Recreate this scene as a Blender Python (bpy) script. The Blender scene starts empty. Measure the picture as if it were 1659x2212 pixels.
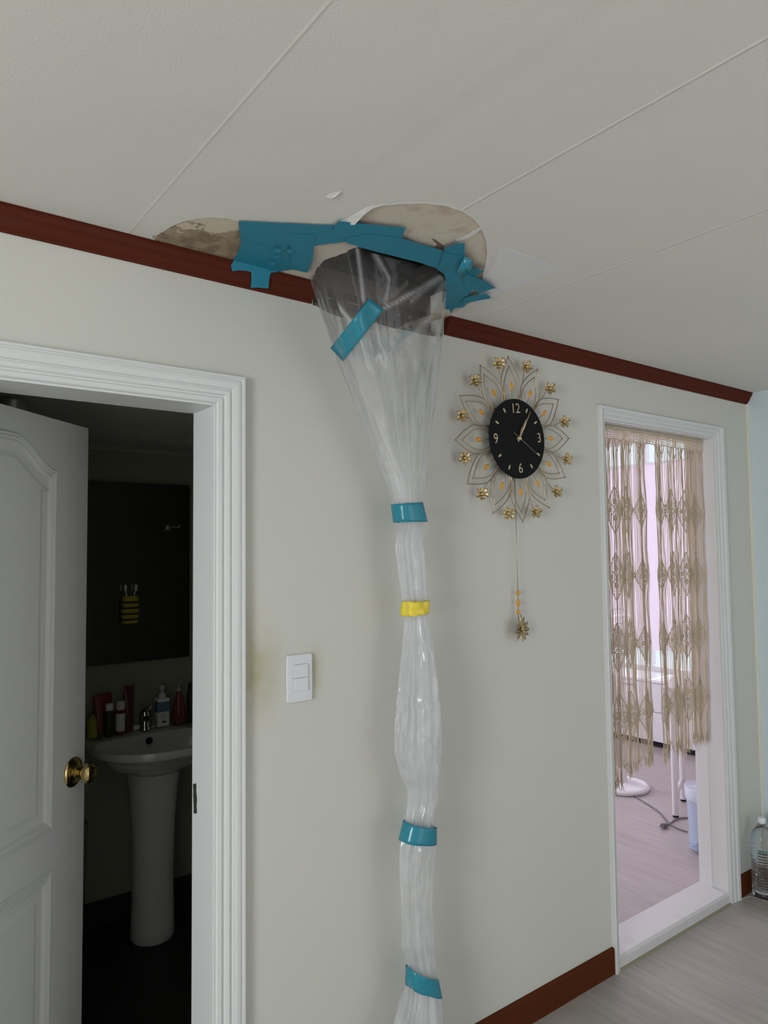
import bpy, bmesh, math, random
from mathutils import Vector, Matrix, noise
from mathutils.bvhtree import BVHTree
random.seed(7)
scene = bpy.context.scene
COL = scene.collection
PI = math.pi

# ------------------------------------------------------------------ camera
W_PX, H_PX, F_PX = 1659.0, 2212.0, 1542.79
YAW, PITCH, ROLL = 0.645140903, 0.0550745884, -0.0111227477
CAM = Vector((0.0, -1.6160, 1.5))
_f = Vector((math.sin(YAW)*math.cos(PITCH), math.cos(YAW)*math.cos(PITCH), math.sin(PITCH)))
_r = Vector((math.cos(YAW), -math.sin(YAW), 0)); _u = _r.cross(_f)
AX = _r*math.cos(ROLL) + _u*math.sin(ROLL)
AY = -_r*math.sin(ROLL) + _u*math.cos(ROLL)
cam_data = bpy.data.cameras.new('camera'); cam_data.sensor_fit = 'VERTICAL'
cam_data.sensor_height = 36.0; cam_data.lens = F_PX*36.0/H_PX
cam_data.clip_start = 0.02; cam_data.clip_end = 60
cam = bpy.data.objects.new('camera', cam_data); COL.objects.link(cam)
cam.matrix_world = Matrix.Translation(CAM) @ Matrix((AX, AY, -_f)).transposed().to_4x4()
scene.camera = cam

def ray(p):                       # direction through a point of the photograph
    return AX*((p[0]-W_PX/2)/F_PX) - AY*((p[1]-H_PX/2)/F_PX) + _f
def onY(p, y=0.0):
    d = ray(p); return CAM + d*((y-CAM.y)/d.y)
def onZ(p, z):
    d = ray(p); return CAM + d*((z-CAM.z)/d.z)
def onX(p, x):
    d = ray(p); return CAM + d*((x-CAM.x)/d.x)
def proj(P):
    v = Vector(P)-CAM; w = v.dot(_f)
    return (W_PX/2 + F_PX*v.dot(AX)/w, H_PX/2 - F_PX*v.dot(AY)/w)

# ------------------------------------------------------------------ world, daylight, exposure
world = bpy.data.worlds.new('overcast_sky'); scene.world = world; world.use_nodes = True
bg = world.node_tree.nodes['Background']
bg.inputs[0].default_value = (0.80, 0.88, 1.0, 1); bg.inputs[1].default_value = 1.1
scene.view_settings.view_transform = 'Standard'; scene.view_settings.look = 'None'
scene.view_settings.gamma = 1.0; scene.view_settings.use_curve_mapping = False
scene.view_settings.exposure = -0.06
scene.cycles.transparent_max_bounces = 48
scene.cycles.max_bounces = 10; scene.cycles.diffuse_bounces = 6
scene.cycles.sample_clamp_indirect = 6.0

def area(name, loc, direction, sx, sy, watts, color):
    L = bpy.data.lights.new(name, 'AREA'); L.shape = 'RECTANGLE'; L.size = sx; L.size_y = sy
    L.energy = watts; L.color = color
    o = bpy.data.objects.new(name, L); COL.objects.link(o); o.location = loc
    o.rotation_euler = Vector(direction).to_track_quat('-Z', 'Z').to_euler()
    return o
# daylight entering the hall through its two windows behind and to the left of the camera
area('daylight_side_window', (-2.36, -1.75, 1.28), (1, 0.0, -0.42), 1.35, 0.95, 92, (0.97, 1.0, 1.0))
area('daylight_rear_window', (2.25, -3.78, 1.05), (0, 1, -0.25), 1.8, 1.85, 9, (0.97, 1.0, 1.0))
# daylight at the bedroom window; the far one is an added, unseen fill lamp
area('daylight_bedroom_window', (5.62, 1.7, 1.5), (-1, 0, -0.1), 2.3, 1.9, 12, (0.93, 0.93, 1.0))
area('added_fill_bedroom_far', (2.9, 3.58, 1.45), (0.1, -1, -0.15), 1.5, 1.3, 72, (0.92, 0.90, 1.0))
# added lamp: its unseen floor patch behind the camera bounces up to brighten the ceiling
SL = bpy.data.lights.new('added_bounce_sun', 'SUN'); SL.energy = 16.0; SL.angle = 0.009; SL.color = (1.0, 0.96, 0.90)
so = bpy.data.objects.new('added_bounce_sun', SL); COL.objects.link(so); so.rotation_euler = Vector((0.05, 0.72, -1)).to_track_quat('-Z', 'Y').to_euler()

# ------------------------------------------------------------------ materials
def mat(name, color, rough=0.6, metal=0.0, spec=0.5, bump=None, var=None, trans=0.0, ior=1.45, alpha=None, coat=0.0):
    """bump = (scale, strength, distance[, stretch]); var = (color2, scale, lo, hi[, stretch])"""
    m = bpy.data.materials.new(name); m.use_nodes = True
    nt = m.node_tree; b = nt.nodes['Principled BSDF']
    b.inputs['Base Color'].default_value = (*color, 1); b.inputs['Roughness'].default_value = rough
    b.inputs['Metallic'].default_value = metal; b.inputs['Specular IOR Level'].default_value = spec
    b.inputs['Transmission Weight'].default_value = trans; b.inputs['IOR'].default_value = ior
    b.inputs['Coat Weight'].default_value = coat
    tc = nt.nodes.new('ShaderNodeTexCoord')
    def nz(scale, stretch, detail=5.0):
        mp = nt.nodes.new('ShaderNodeMapping'); mp.inputs['Scale'].default_value = stretch
        n = nt.nodes.new('ShaderNodeTexNoise'); n.inputs['Scale'].default_value = scale
        n.inputs['Detail'].default_value = detail
        nt.links.new(tc.outputs['Object'], mp.inputs[0]); nt.links.new(mp.outputs[0], n.inputs['Vector'])
        return n
    if var:
        n = nz(var[1], var[4] if len(var) > 4 else (1, 1, 1))
        r = nt.nodes.new('ShaderNodeMapRange'); r.inputs[1].default_value = var[2]; r.inputs[2].default_value = var[3]
        mx = nt.nodes.new('ShaderNodeMix'); mx.data_type = 'RGBA'
        mx.inputs[6].default_value = (*color, 1); mx.inputs[7].default_value = (*var[0], 1)
        nt.links.new(n.outputs[0], r.inputs[0]); nt.links.new(r.outputs[0], mx.inputs[0])
        nt.links.new(mx.outputs[2], b.inputs['Base Color'])
    if bump:
        n = nz(bump[0], bump[3] if len(bump) > 3 else (1, 1, 1))
        bp = nt.nodes.new('ShaderNodeBump'); bp.inputs['Strength'].default_value = bump[1]
        bp.inputs['Distance'].default_value = bump[2]
        nt.links.new(n.outputs[0], bp.inputs['Height']); nt.links.new(bp.outputs[0], b.inputs['Normal'])
    return m

def math_node(nt, op, a, b_=None, c_=None):
    n = nt.nodes.new('ShaderNodeMath'); n.operation = op
    for i, v in enumerate((a, b_, c_)):
        if v is None: continue
        if isinstance(v, (int, float)): n.inputs[i].default_value = v
        else: nt.links.new(v, n.inputs[i])
    return n.outputs[0]

def ceiling_material():
    m = bpy.data.materials.new('ceiling_wallpaper'); m.use_nodes = True
    nt = m.node_tree; b = nt.nodes['Principled BSDF']; b.inputs['Roughness'].default_value = 0.75
    tc = nt.nodes.new('ShaderNodeTexCoord'); sx = nt.nodes.new('ShaderNodeSeparateXYZ')
    nt.links.new(tc.outputs['Object'], sx.inputs[0]); x = sx.outputs[0]
    h = None
    def add(v):
        nonlocal h
        h = v if h is None else math_node(nt, 'ADD', h, v)
    def bumpline(xc, w, amp):
        d = math_node(nt, 'DIVIDE', math_node(nt, 'SUBTRACT', x, xc), w)
        g = math_node(nt, 'POWER', 2.718, math_node(nt, 'MULTIPLY', math_node(nt, 'MULTIPLY', d, d), -1.0))
        add(math_node(nt, 'MULTIPLY', g, amp))
    for xc in (0.486, 1.018, 1.543, 2.07, 2.60): bumpline(xc, 0.0028, 1.0 if xc > .6 else .4)
    bumpline(0.79, 0.030, -.55); bumpline(0.73, 0.018, -.25)
    n = nt.nodes.new('ShaderNodeTexNoise'); n.inputs['Scale'].default_value = 260; n.inputs['Detail'].default_value = 3
    nt.links.new(tc.outputs['Object'], n.inputs['Vector']); add(math_node(nt, 'MULTIPLY', n.outputs[0], 0.28))
    n2 = nt.nodes.new('ShaderNodeTexNoise'); n2.inputs['Scale'].default_value = 3.0
    nt.links.new(tc.outputs['Object'], n2.inputs['Vector']); add(math_node(nt, 'MULTIPLY', n2.outputs[0], 4.0))
    bp = nt.nodes.new('ShaderNodeBump'); bp.inputs['Distance'].default_value = 0.0016; bp.inputs['Strength'].default_value = 1.0
    nt.links.new(h, bp.inputs['Height']); nt.links.new(bp.outputs[0], b.inputs['Normal'])
    b.inputs['Base Color'].default_value = (0.66, 0.655, 0.62, 1)
    return m

def wall_material():
    m = mat('hall_wallpaper', (0.60, 0.59, 0.545), 0.8, bump=(180, 0.35, 0.0012))
    nt = m.node_tree; b = nt.nodes['Principled BSDF']
    tc = nt.nodes.new('ShaderNodeTexCoord'); sx = nt.nodes.new('ShaderNodeSeparateXYZ')
    nt.links.new(tc.outputs['Object'], sx.inputs[0])
    # the yellowed hand-stain round the light switch
    def blob(xc, zc, rx, rz):
        dx = math_node(nt, 'DIVIDE', math_node(nt, 'SUBTRACT', sx.outputs[0], xc), rx)
        dz = math_node(nt, 'DIVIDE', math_node(nt, 'SUBTRACT', sx.outputs[2], zc), rz)
        r2 = math_node(nt, 'ADD', math_node(nt, 'MULTIPLY', dx, dx), math_node(nt, 'MULTIPLY', dz, dz))
        return math_node(nt, 'POWER', 2.718, math_node(nt, 'MULTIPLY', r2, -1.0))
    s = math_node(nt, 'ADD', blob(0.825, 1.20, 0.05, 0.085), math_node(nt, 'MULTIPLY', blob(0.985, 1.19, 0.02, 0.05), 0.8))
    s = math_node(nt, 'ADD', s, math_node(nt, 'MULTIPLY', blob(0.795, 1.30, 0.02, 0.10), 0.5))
    n = nt.nodes.new('ShaderNodeTexNoise'); n.inputs['Scale'].default_value = 22
    nt.links.new(tc.outputs['Object'], n.inputs['Vector'])
    s = math_node(nt, 'MULTIPLY', s, math_node(nt, 'MULTIPLY_ADD', n.outputs[0], 1.3, 0.1))
    cl = nt.nodes.new('ShaderNodeClamp'); nt.links.new(s, cl.inputs[0])
    n3 = nt.nodes.new('ShaderNodeTexNoise'); n3.inputs['Scale'].default_value = 2.2
    nt.links.new(tc.outputs['Object'], n3.inputs['Vector'])
    m0 = nt.nodes.new('ShaderNodeMix'); m0.data_type = 'RGBA'
    m0.inputs[6].default_value = (0.60, 0.59, 0.545, 1); m0.inputs[7].default_value = (0.57, 0.57, 0.53, 1)
    nt.links.new(n3.outputs[0], m0.inputs[0])
    mx = nt.nodes.new('ShaderNodeMix'); mx.data_type = 'RGBA'
    nt.links.new(m0.outputs[2], mx.inputs[6]); mx.inputs[7].default_value = (0.43, 0.38, 0.24, 1)
    nt.links.new(cl.outputs[0], mx.inputs[0]); nt.links.new(mx.outputs[2], b.inputs['Base Color'])
    return m

def vinyl_material(name, c1, c2):
    m = bpy.data.materials.new(name); m.use_nodes = True
    nt = m.node_tree; b = nt.nodes['Principled BSDF']; b.inputs['Roughness'].default_value = 0.38
    tc = nt.nodes.new('ShaderNodeTexCoord'); mp = nt.nodes.new('ShaderNodeMapping')
    mp.inputs['Scale'].default_value = (14, 1.2, 1)
    nt.links.new(tc.outputs['Object'], mp.inputs[0])
    n = nt.nodes.new('ShaderNodeTexNoise'); n.inputs['Scale'].default_value = 3.2; n.inputs['Detail'].default_value = 8
    nt.links.new(mp.outputs[0], n.inputs['Vector'])
    br = nt.nodes.new('ShaderNodeTexBrick'); br.inputs['Scale'].default_value = 1.0
    br.inputs['Brick Width'].default_value = 1.1; br.inputs['Row Height'].default_value = 0.11
    br.inputs['Mortar Size'].default_value = 0.0016; br.inputs['Mortar Smooth'].default_value = 0.6
    br.inputs['Color1'].default_value = (1, 1, 1, 1); br.inputs['Color2'].default_value = (0.93, 0.92, 0.91, 1)
    br.inputs['Mortar'].default_value = (0.82, 0.80, 0.78, 1)
    mb_ = nt.nodes.new('ShaderNodeMapping'); mb_.inputs['Rotation'].default_value = (0, 0, PI/2); nt.links.new(tc.outputs['Object'], mb_.inputs[0]); nt.links.new(mb_.outputs[0], br.inputs['Vector'])
    mx = nt.nodes.new('ShaderNodeMix'); mx.data_type = 'RGBA'
    mx.inputs[6].default_value = (*c1, 1); mx.inputs[7].default_value = (*c2, 1)
    r = nt.nodes.new('ShaderNodeMapRange'); r.inputs[1].default_value = .35; r.inputs[2].default_value = .68
    nt.links.new(n.outputs[0], r.inputs[0]); nt.links.new(r.outputs[0], mx.inputs[0])
    ml = nt.nodes.new('ShaderNodeMix'); ml.data_type = 'RGBA'; ml.blend_type = 'MULTIPLY'; ml.inputs[0].default_value = 1
    nt.links.new(mx.outputs[2], ml.inputs[6]); nt.links.new(br.outputs[0], ml.inputs[7])
    nt.links.new(ml.outputs[2], b.inputs['Base Color'])
    bp = nt.nodes.new('ShaderNodeBump'); bp.inputs['Strength'].default_value = .15; bp.inputs['Distance'].default_value = .001
    nt.links.new(n.outputs[0], bp.inputs['Height']); nt.links.new(bp.outputs[0], b.inputs['Normal'])
    return m

def film_material():
    """thin clear polythene: mostly see-through, milky where it is gathered in folds"""
    m = bpy.data.materials.new('polythene_film'); m.use_nodes = True
    nt = m.node_tree; nt.nodes.clear()
    out = nt.nodes.new('ShaderNodeOutputMaterial')
    tr = nt.nodes.new('ShaderNodeBsdfTransparent'); tr.inputs[0].default_value = (0.985, 0.985, 0.985, 1)
    df = nt.nodes.new('ShaderNodeBsdfDiffuse'); df.inputs[0].default_value = (0.90, 0.91, 0.93, 1)
    tl = nt.nodes.new('ShaderNodeBsdfTranslucent'); tl.inputs[0].default_value = (0.90, 0.91, 0.93, 1)
    gl = nt.nodes.new('ShaderNodeBsdfGlossy'); gl.inputs['Roughness'].default_value = 0.10
    gl.inputs[0].default_value = (1, 1, 1, 1)
    m1 = nt.nodes.new('ShaderNodeMixShader'); m1.inputs[0].default_value = 0.45
    nt.links.new(df.outputs[0], m1.inputs[1]); nt.links.new(tl.outputs[0], m1.inputs[2])
    at = nt.nodes.new('ShaderNodeAttribute'); at.attribute_name = 'gather'
    tc = nt.nodes.new('ShaderNodeTexCoord'); mp = nt.nodes.new('ShaderNodeMapping'); mp.inputs['Scale'].default_value = (1, 1, .22)
    nt.links.new(tc.outputs['Object'], mp.inputs[0])
    n = nt.nodes.new('ShaderNodeTexNoise'); n.inputs['Scale'].default_value = 12; n.inputs['Detail'].default_value = 2
    nt.links.new(mp.outputs[0], n.inputs['Vector'])
    r = nt.nodes.new('ShaderNodeMapRange'); r.inputs[1].default_value = .35; r.inputs[2].default_value = .75
    r.inputs[3].default_value = .60; r.inputs[4].default_value = 1.5
    nt.links.new(n.outputs[0], r.inputs[0])
    fac = math_node(nt, 'MULTIPLY', at.outputs['Fac'], r.outputs[0])
    lw = nt.nodes.new('ShaderNodeLayerWeight'); lw.inputs[0].default_value = 0.5
    fz = math_node(nt, 'MULTIPLY_ADD', math_node(nt, 'POWER', lw.outputs['Facing'], 4.0), 0.28, fac)
    cl = nt.nodes.new('ShaderNodeClamp'); nt.links.new(fz, cl.inputs[0]); cl.inputs[2].default_value = 0.8
    m2 = nt.nodes.new('ShaderNodeMixShader')
    nt.links.new(cl.outputs[0], m2.inputs[0]); nt.links.new(tr.outputs[0], m2.inputs[1]); nt.links.new(m1.outputs[0], m2.inputs[2])
    fr = nt.nodes.new('ShaderNodeFresnel'); fr.inputs[0].default_value = 1.5
    g = math_node(nt, 'MULTIPLY_ADD', fr.outputs[0], 0.75, -0.01)
    gc = nt.nodes.new('ShaderNodeClamp'); nt.links.new(g, gc.inputs[0]); gc.inputs[2].default_value = .42; g = gc.outputs[0]
    m3 = nt.nodes.new('ShaderNodeMixShader'); nt.links.new(g, m3.inputs[0])
    nt.links.new(m2.outputs[0], m3.inputs[1]); nt.links.new(gl.outputs[0], m3.inputs[2])
    nb = nt.nodes.new('ShaderNodeTexNoise'); nb.inputs['Scale'].default_value = 34; nb.inputs['Detail'].default_value = 2
    mp2 = nt.nodes.new('ShaderNodeMapping'); mp2.inputs['Scale'].default_value = (1, 1, .42); nt.links.new(tc.outputs['Object'], mp2.inputs[0])
    nt.links.new(mp2.outputs[0], nb.inputs['Vector'])
    bp = nt.nodes.new('ShaderNodeBump'); bp.inputs['Strength'].default_value = .6; bp.inputs['Distance'].default_value = .004
    nt.links.new(nb.outputs[0], bp.inputs['Height']); nt.links.new(bp.outputs[0], gl.inputs['Normal'])
    nt.links.new(bp.outputs[0], fr.inputs['Normal'])
    nt.links.new(m3.outputs[0], out.inputs[0])
    return m

def translucent(name, color, tfac, tcol=None):
    m = bpy.data.materials.new(name); m.use_nodes = True; nt = m.node_tree; nt.nodes.clear()
    out = nt.nodes.new('ShaderNodeOutputMaterial')
    d = nt.nodes.new('ShaderNodeBsdfDiffuse'); d.inputs[0].default_value = (*color, 1)
    t = nt.nodes.new('ShaderNodeBsdfTranslucent'); t.inputs[0].default_value = (*(tcol or color), 1)
    x = nt.nodes.new('ShaderNodeMixShader'); x.inputs[0].default_value = tfac
    nt.links.new(d.outputs[0], x.inputs[1]); nt.links.new(t.outputs[0], x.inputs[2]); nt.links.new(x.outputs[0], out.inputs[0])
    return m

def mould_material():
    m = mat('peeled_mouldy_board', (0.50, 0.45, 0.36), 0.95, bump=(50, .6, .003)); nt = m.node_tree; b = nt.nodes['Principled BSDF']
    tc = nt.nodes.new('ShaderNodeTexCoord'); sx = nt.nodes.new('ShaderNodeSeparateXYZ'); nt.links.new(tc.outputs['Object'], sx.inputs[0])
    n = nt.nodes.new('ShaderNodeTexNoise'); n.inputs['Scale'].default_value = 16; n.inputs['Detail'].default_value = 7; n.inputs['Roughness'].default_value = .62
    nt.links.new(tc.outputs['Object'], n.inputs['Vector'])
    v = math_node(nt, 'ADD', math_node(nt, 'MULTIPLY', math_node(nt, 'SUBTRACT', n.outputs[0], .5), 1.4), math_node(nt, 'MULTIPLY', math_node(nt, 'ADD', math_node(nt, 'ADD', sx.outputs[1], .155), math_node(nt, 'MULTIPLY', math_node(nt, 'SUBTRACT', sx.outputs[0], .63), .9)), 3.2))
    r = nt.nodes.new('ShaderNodeMapRange'); r.inputs[1].default_value = -.015; r.inputs[2].default_value = .015; nt.links.new(v, r.inputs[0])
    n2 = nt.nodes.new('ShaderNodeTexNoise'); n2.inputs['Scale'].default_value = 30; n2.inputs['Detail'].default_value = 5; nt.links.new(tc.outputs['Object'], n2.inputs['Vector'])
    m1 = nt.nodes.new('ShaderNodeMix'); m1.data_type = 'RGBA'; m1.inputs[6].default_value = (.20, .15, .10, 1); m1.inputs[7].default_value = (.34, .27, .19, 1)
    r2 = nt.nodes.new('ShaderNodeMapRange'); r2.inputs[1].default_value = .42; r2.inputs[2].default_value = .62; nt.links.new(n2.outputs[0], r2.inputs[0]); nt.links.new(r2.outputs[0], m1.inputs[0])
    mx = nt.nodes.new('ShaderNodeMix'); mx.data_type = 'RGBA'; mx.inputs[6].default_value = (.55, .49, .38, 1)
    nt.links.new(m1.outputs[2], mx.inputs[7]); nt.links.new(r.outputs[0], mx.inputs[0]); nt.links.new(mx.outputs[2], b.inputs['Base Color'])
    return m

M = dict(
    wall=wall_material(), ceiling=ceiling_material(),
    bluewall=mat('pale_blue_wallpaper', (0.60, 0.69, 0.735), 0.8, bump=(220, 0.4, 0.001)),
    floor=vinyl_material('hall_vinyl_floor', (0.40, 0.365, 0.335), (0.33, 0.30, 0.275)),
    bedfloor=vinyl_material('bedroom_vinyl_floor', (0.48, 0.44, 0.435), (0.40, 0.36, 0.355)),
    crown=mat('red_brown_varnish', (0.088, 0.019, 0.010), 0.6, spec=0.06, var=((0.085, 0.022, 0.014), 6, .4, .7, (1, 12, 12))),
    base=mat('brown_baseboard_paint', (0.088, 0.024, 0.009), 0.75, spec=0.06, var=((0.55, 0.45, 0.36), 11, .74, .76, (1, 1, 4))),
    white=mat('white_gloss_paint', (0.66, 0.675, 0.675), 0.42, bump=(30, 0.1, 0.001)),
    white2=mat('white_vinyl_wrap', (0.70, 0.70, 0.71), 0.4),
    door=mat('pale_grey_door_paint', (0.56, 0.57, 0.56), 0.55, bump=(120, 0.1, 0.0006)),
    board=mat('bare_plasterboard', (0.56, 0.50, 0.42), 0.9, bump=(60, .5, .002), var=((0.46, 0.38, 0.30), 24, .5, .72, (1, 1, 1))),
    mould=mould_material(),
    torn=mat('torn_paper_edge', (0.68, 0.67, 0.65), 0.9, bump=(120, .6, .002)),
    patch=mat('lilac_white_paper', (0.68, 0.675, 0.69), 0.85, bump=(90, .3, .001)),
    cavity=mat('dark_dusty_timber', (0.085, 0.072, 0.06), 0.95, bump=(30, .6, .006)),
    rawwall=mat('raw_brown_plaster', (0.15, 0.11, 0.09), 0.95, bump=(50, .6, .004)),
    tape=mat('teal_cloth_tape', (0.018, 0.200, 0.300), 0.5, spec=0.25, bump=(22, .5, .004)),
    tape2=mat('teal_tape_shiny', (0.024, 0.225, 0.310), 0.22, bump=(16, .35, .004)),
    yellow=mat('yellow_tie_tape', (0.78, 0.62, 0.05), 0.4, bump=(30, .5, .004)),
    film=film_material(),
    black=mat('black_glass', (0.004, 0.004, 0.005), 0.75, spec=0.25),
    brass=mat('champagne_brass', (0.55, 0.42, 0.24), 0.30, 1.0),
    brassdk=mat('brushed_brass_petal', (0.42, 0.33, 0.19), 0.38, 1.0),
    wire=mat('champagne_wire', (0.46, 0.37, 0.25), 0.33, 1.0),
    gold=mat('gold_print', (0.62, 0.52, 0.33), 0.45, 0.6),
    amber=mat('amber_crystal', (0.80, 0.36, 0.02), 0.12, spec=.8, trans=.25, ior=1.55, coat=1.0),
    switch=mat('white_switch_plastic', (0.66, 0.67, 0.70), 0.35),
    tile=mat('dark_bathroom_tile', (0.30, 0.30, 0.24), 0.5),
    tilefloor=mat('black_floor_tile', (0.018, 0.017, 0.015), 0.6),
    ceramic=mat('white_ceramic', (0.70, 0.72, 0.71), 0.13, coat=.5),
    mirror=mat('mirror_glass', (0.50, 0.52, 0.50), 0.03, 1.0),
    chrome=mat('chrome', (0.62, 0.62, 0.62), 0.10, 1.0),
    knob=mat('polished_brass', (0.60, 0.46, 0.20), 0.16, 1.0),
    hole=mat('dark_hole', (0.004, 0.004, 0.004), 0.9),
    cord=translucent('cotton_cord', (0.72, 0.63, 0.49), 0.42),
    blind=translucent('pink_fabric_blind', (0.72, 0.62, 0.68), 0.6, (0.74, 0.62, 0.72)),
    pinkwall=mat('bedroom_wallpaper', (0.68, 0.60, 0.60), 0.8),
    furn=mat('white_furniture_laminate', (0.74, 0.74, 0.78), 0.4),
    plast=mat('white_plastic', (0.80, 0.80, 0.82), 0.3),
    greyplast=mat('grey_metal_tube', (0.40, 0.40, 0.42), 0.35),
    bin=mat('pale_blue_plastic', (0.42, 0.50, 0.64), 0.4),
    bag=mat('thin_bag_plastic', (0.62, 0.68, 0.80), 0.25, alpha=.5),
    cable=mat('grey_rubber_cable', (0.16, 0.155, 0.17), 0.5),
    pet=mat('clear_bottle_plastic', (0.93, 0.96, 0.98), 0.06, trans=0.96, ior=1.30),
    cap=mat('white_bottle_cap', (0.80, 0.82, 0.84), 0.4),
    teal=mat('teal_print', (0.02, 0.20, 0.19), 0.4),
    label=mat('pale_blue_label', (0.72, 0.79, 0.85), 0.5),
    red=mat('red_plastic', (0.22, 0.035, 0.03), 0.35), maroon=mat('maroon_tube', (0.11, 0.03, 0.035), 0.35),
    dkgreen=mat('dark_olive_plastic', (0.035, 0.035, 0.028), 0.4), lime=mat('yellow_green_plastic', (0.36, 0.38, 0.05), 0.4),
    bluelabel=mat('blue_label', (0.12, 0.22, 0.34), 0.5), bee=mat('yellow_plastic', (0.42, 0.36, 0.03), 0.5),
    amberliq=mat('reddish_liquid_bottle', (0.20, 0.05, 0.035), 0.15), ink=mat('black_ink', (0.01, 0.01, 0.012), 0.5),
    alu=mat('aluminium_duct', (0.70, 0.72, 0.72), 0.18, 1.0), gap=mat('black_feet_and_gap_shade', (0.012, 0.012, 0.012), 0.8),
    outside=mat('pale_outside_wall', (0.8, 0.8, 0.8), 0.9),
)

# ------------------------------------------------------------------ mesh helpers
class MB:
    def __init__(s): s.v = []; s.f = []
    def add(s, vs, fs):
        o = len(s.v); s.v += [tuple(v) for v in vs]; s.f += [tuple(i+o for i in f) for f in fs]
    def box(s, a, b):
        x0, y0, z0 = a; x1, y1, z1 = b
        s.add([(x0,y0,z0),(x1,y0,z0),(x1,y1,z0),(x0,y1,z0),(x0,y0,z1),(x1,y0,z1),(x1,y1,z1),(x0,y1,z1)],
              [(0,3,2,1),(4,5,6,7),(0,1,5,4),(1,2,6,5),(2,3,7,6),(3,0,4,7)])
    def tube(s, pts, r, n=6, closed=False, cap=True):
        pts = [Vector(p) for p in pts]; N = len(pts); rs = r if isinstance(r, (list, tuple)) else [r]*N
        vs = []; up = None
        for i, p in enumerate(pts):
            if closed: t = pts[(i+1) % N]-pts[i-1]
            else: t = pts[min(i+1, N-1)]-pts[max(i-1, 0)]
            t.normalize()
            if up is None:
                up = Vector((0, 0, 1)) if abs(t.z) < .9 else Vector((0, 1, 0))
            a = t.cross(up)
            if a.length < 1e-5: a = t.orthogonal()
            a.normalize(); b = a.cross(t).normalized(); up = b
            for k in range(n):
                an = 2*PI*k/n; vs.append(p + a*math.cos(an)*rs[i] + b*math.sin(an)*rs[i])
        fs = []
        for i in range(N if closed else N-1):
            j = (i+1) % N
            for k in range(n):
                k2 = (k+1) % n; fs.append((i*n+k, i*n+k2, j*n+k2, j*n+k))
        if cap and not closed: fs.append(tuple(reversed(range(n)))); fs.append(tuple((N-1)*n+k for k in range(n)))
        s.add(vs, fs)
    def lathe(s, prof, c=(0, 0, 0), n=32, axis=(0, 0, 1), sx=1.0, sy=1.0):
        q = Vector((0, 0, 1)).rotation_difference(Vector(axis)); c = Vector(c)
        vs = []
        for r, z in prof:
            for k in range(n):
                an = 2*PI*k/n; vs.append(c + q @ Vector((r*math.cos(an)*sx, r*math.sin(an)*sy, z)))
        fs = []
        for i in range(len(prof)-1):
            for k in range(n):
                k2 = (k+1) % n; fs.append((i*n+k, i*n+k2, (i+1)*n+k2, (i+1)*n+k))
        fs.append(tuple(reversed(range(n)))); fs.append(tuple((len(prof)-1)*n+k for k in range(n)))
        s.add(vs, fs)
    def sphere(s, c, r, sc=(1, 1, 1), n=12, m=8):
        vs = []; c = Vector(c)
        for i in range(1, m):
            ph = PI*i/m
            for k in range(n):
                an = 2*PI*k/n
                vs.append(c + Vector((r*sc[0]*math.sin(ph)*math.cos(an), r*sc[1]*math.sin(ph)*math.sin(an), r*sc[2]*math.cos(ph))))
        vs.append(c+Vector((0, 0, r*sc[2]))); vs.append(c-Vector((0, 0, r*sc[2]))); fs = []
        for i in range(m-2):
            for k in range(n):
                k2 = (k+1) % n; fs.append((i*n+k, i*n+k2, (i+1)*n+k2, (i+1)*n+k))
        T = (m-1)*n
        for k in range(n):
            fs.append((T, (k+1) % n, k)); fs.append((T+1, (m-2)*n+k, (m-2)*n+(k+1) % n))
        s.add(vs, fs)
    def prism(s, poly, y0, y1, axis='y'):
        """poly: list of 2-D points; extruded along axis from y0 to y1"""
        def P(p, t):
            return {'y': (p[0], t, p[1]), 'z': (p[0], p[1], t), 'x': (t, p[0], p[1])}[axis]
        n = len(poly)
        s.add([P(p, y0) for p in poly]+[P(p, y1) for p in poly],
              [tuple(range(n)), tuple(reversed(range(n, 2*n)))]+[(i, i+n, (i+1) % n+n, (i+1) % n) for i in range(n)])
    def build(s, name, m, parent=None, smooth=False, bevel=0, solid=0, world=True, autosmooth=None):
        me = bpy.data.meshes.new(name); me.from_pydata(s.v, [], s.f)
        bm = bmesh.new(); bm.from_mesh(me); bmesh.ops.recalc_face_normals(bm, faces=bm.faces); bm.to_mesh(me); bm.free()
        if smooth:
            me.polygons.foreach_set('use_smooth', [True]*len(me.polygons))
            if autosmooth: me.set_sharp_from_angle(angle=math.radians(autosmooth))
        me.materials.append(m); me.update()
        o = bpy.data.objects.new(name, me); COL.objects.link(o)
        if parent is not None:
            o.parent = parent
            if world: o.matrix_parent_inverse = Matrix.LocRotScale(parent.location, parent.rotation_euler, parent.scale).inverted()
        if bevel:
            b = o.modifiers.new('bevel', 'BEVEL'); b.width = bevel; b.segments = 2; b.limit_method = 'ANGLE'
        if solid:
            b = o.modifiers.new('solidify', 'SOLIDIFY'); b.thickness = solid; b.offset = 0
        return o

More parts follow.
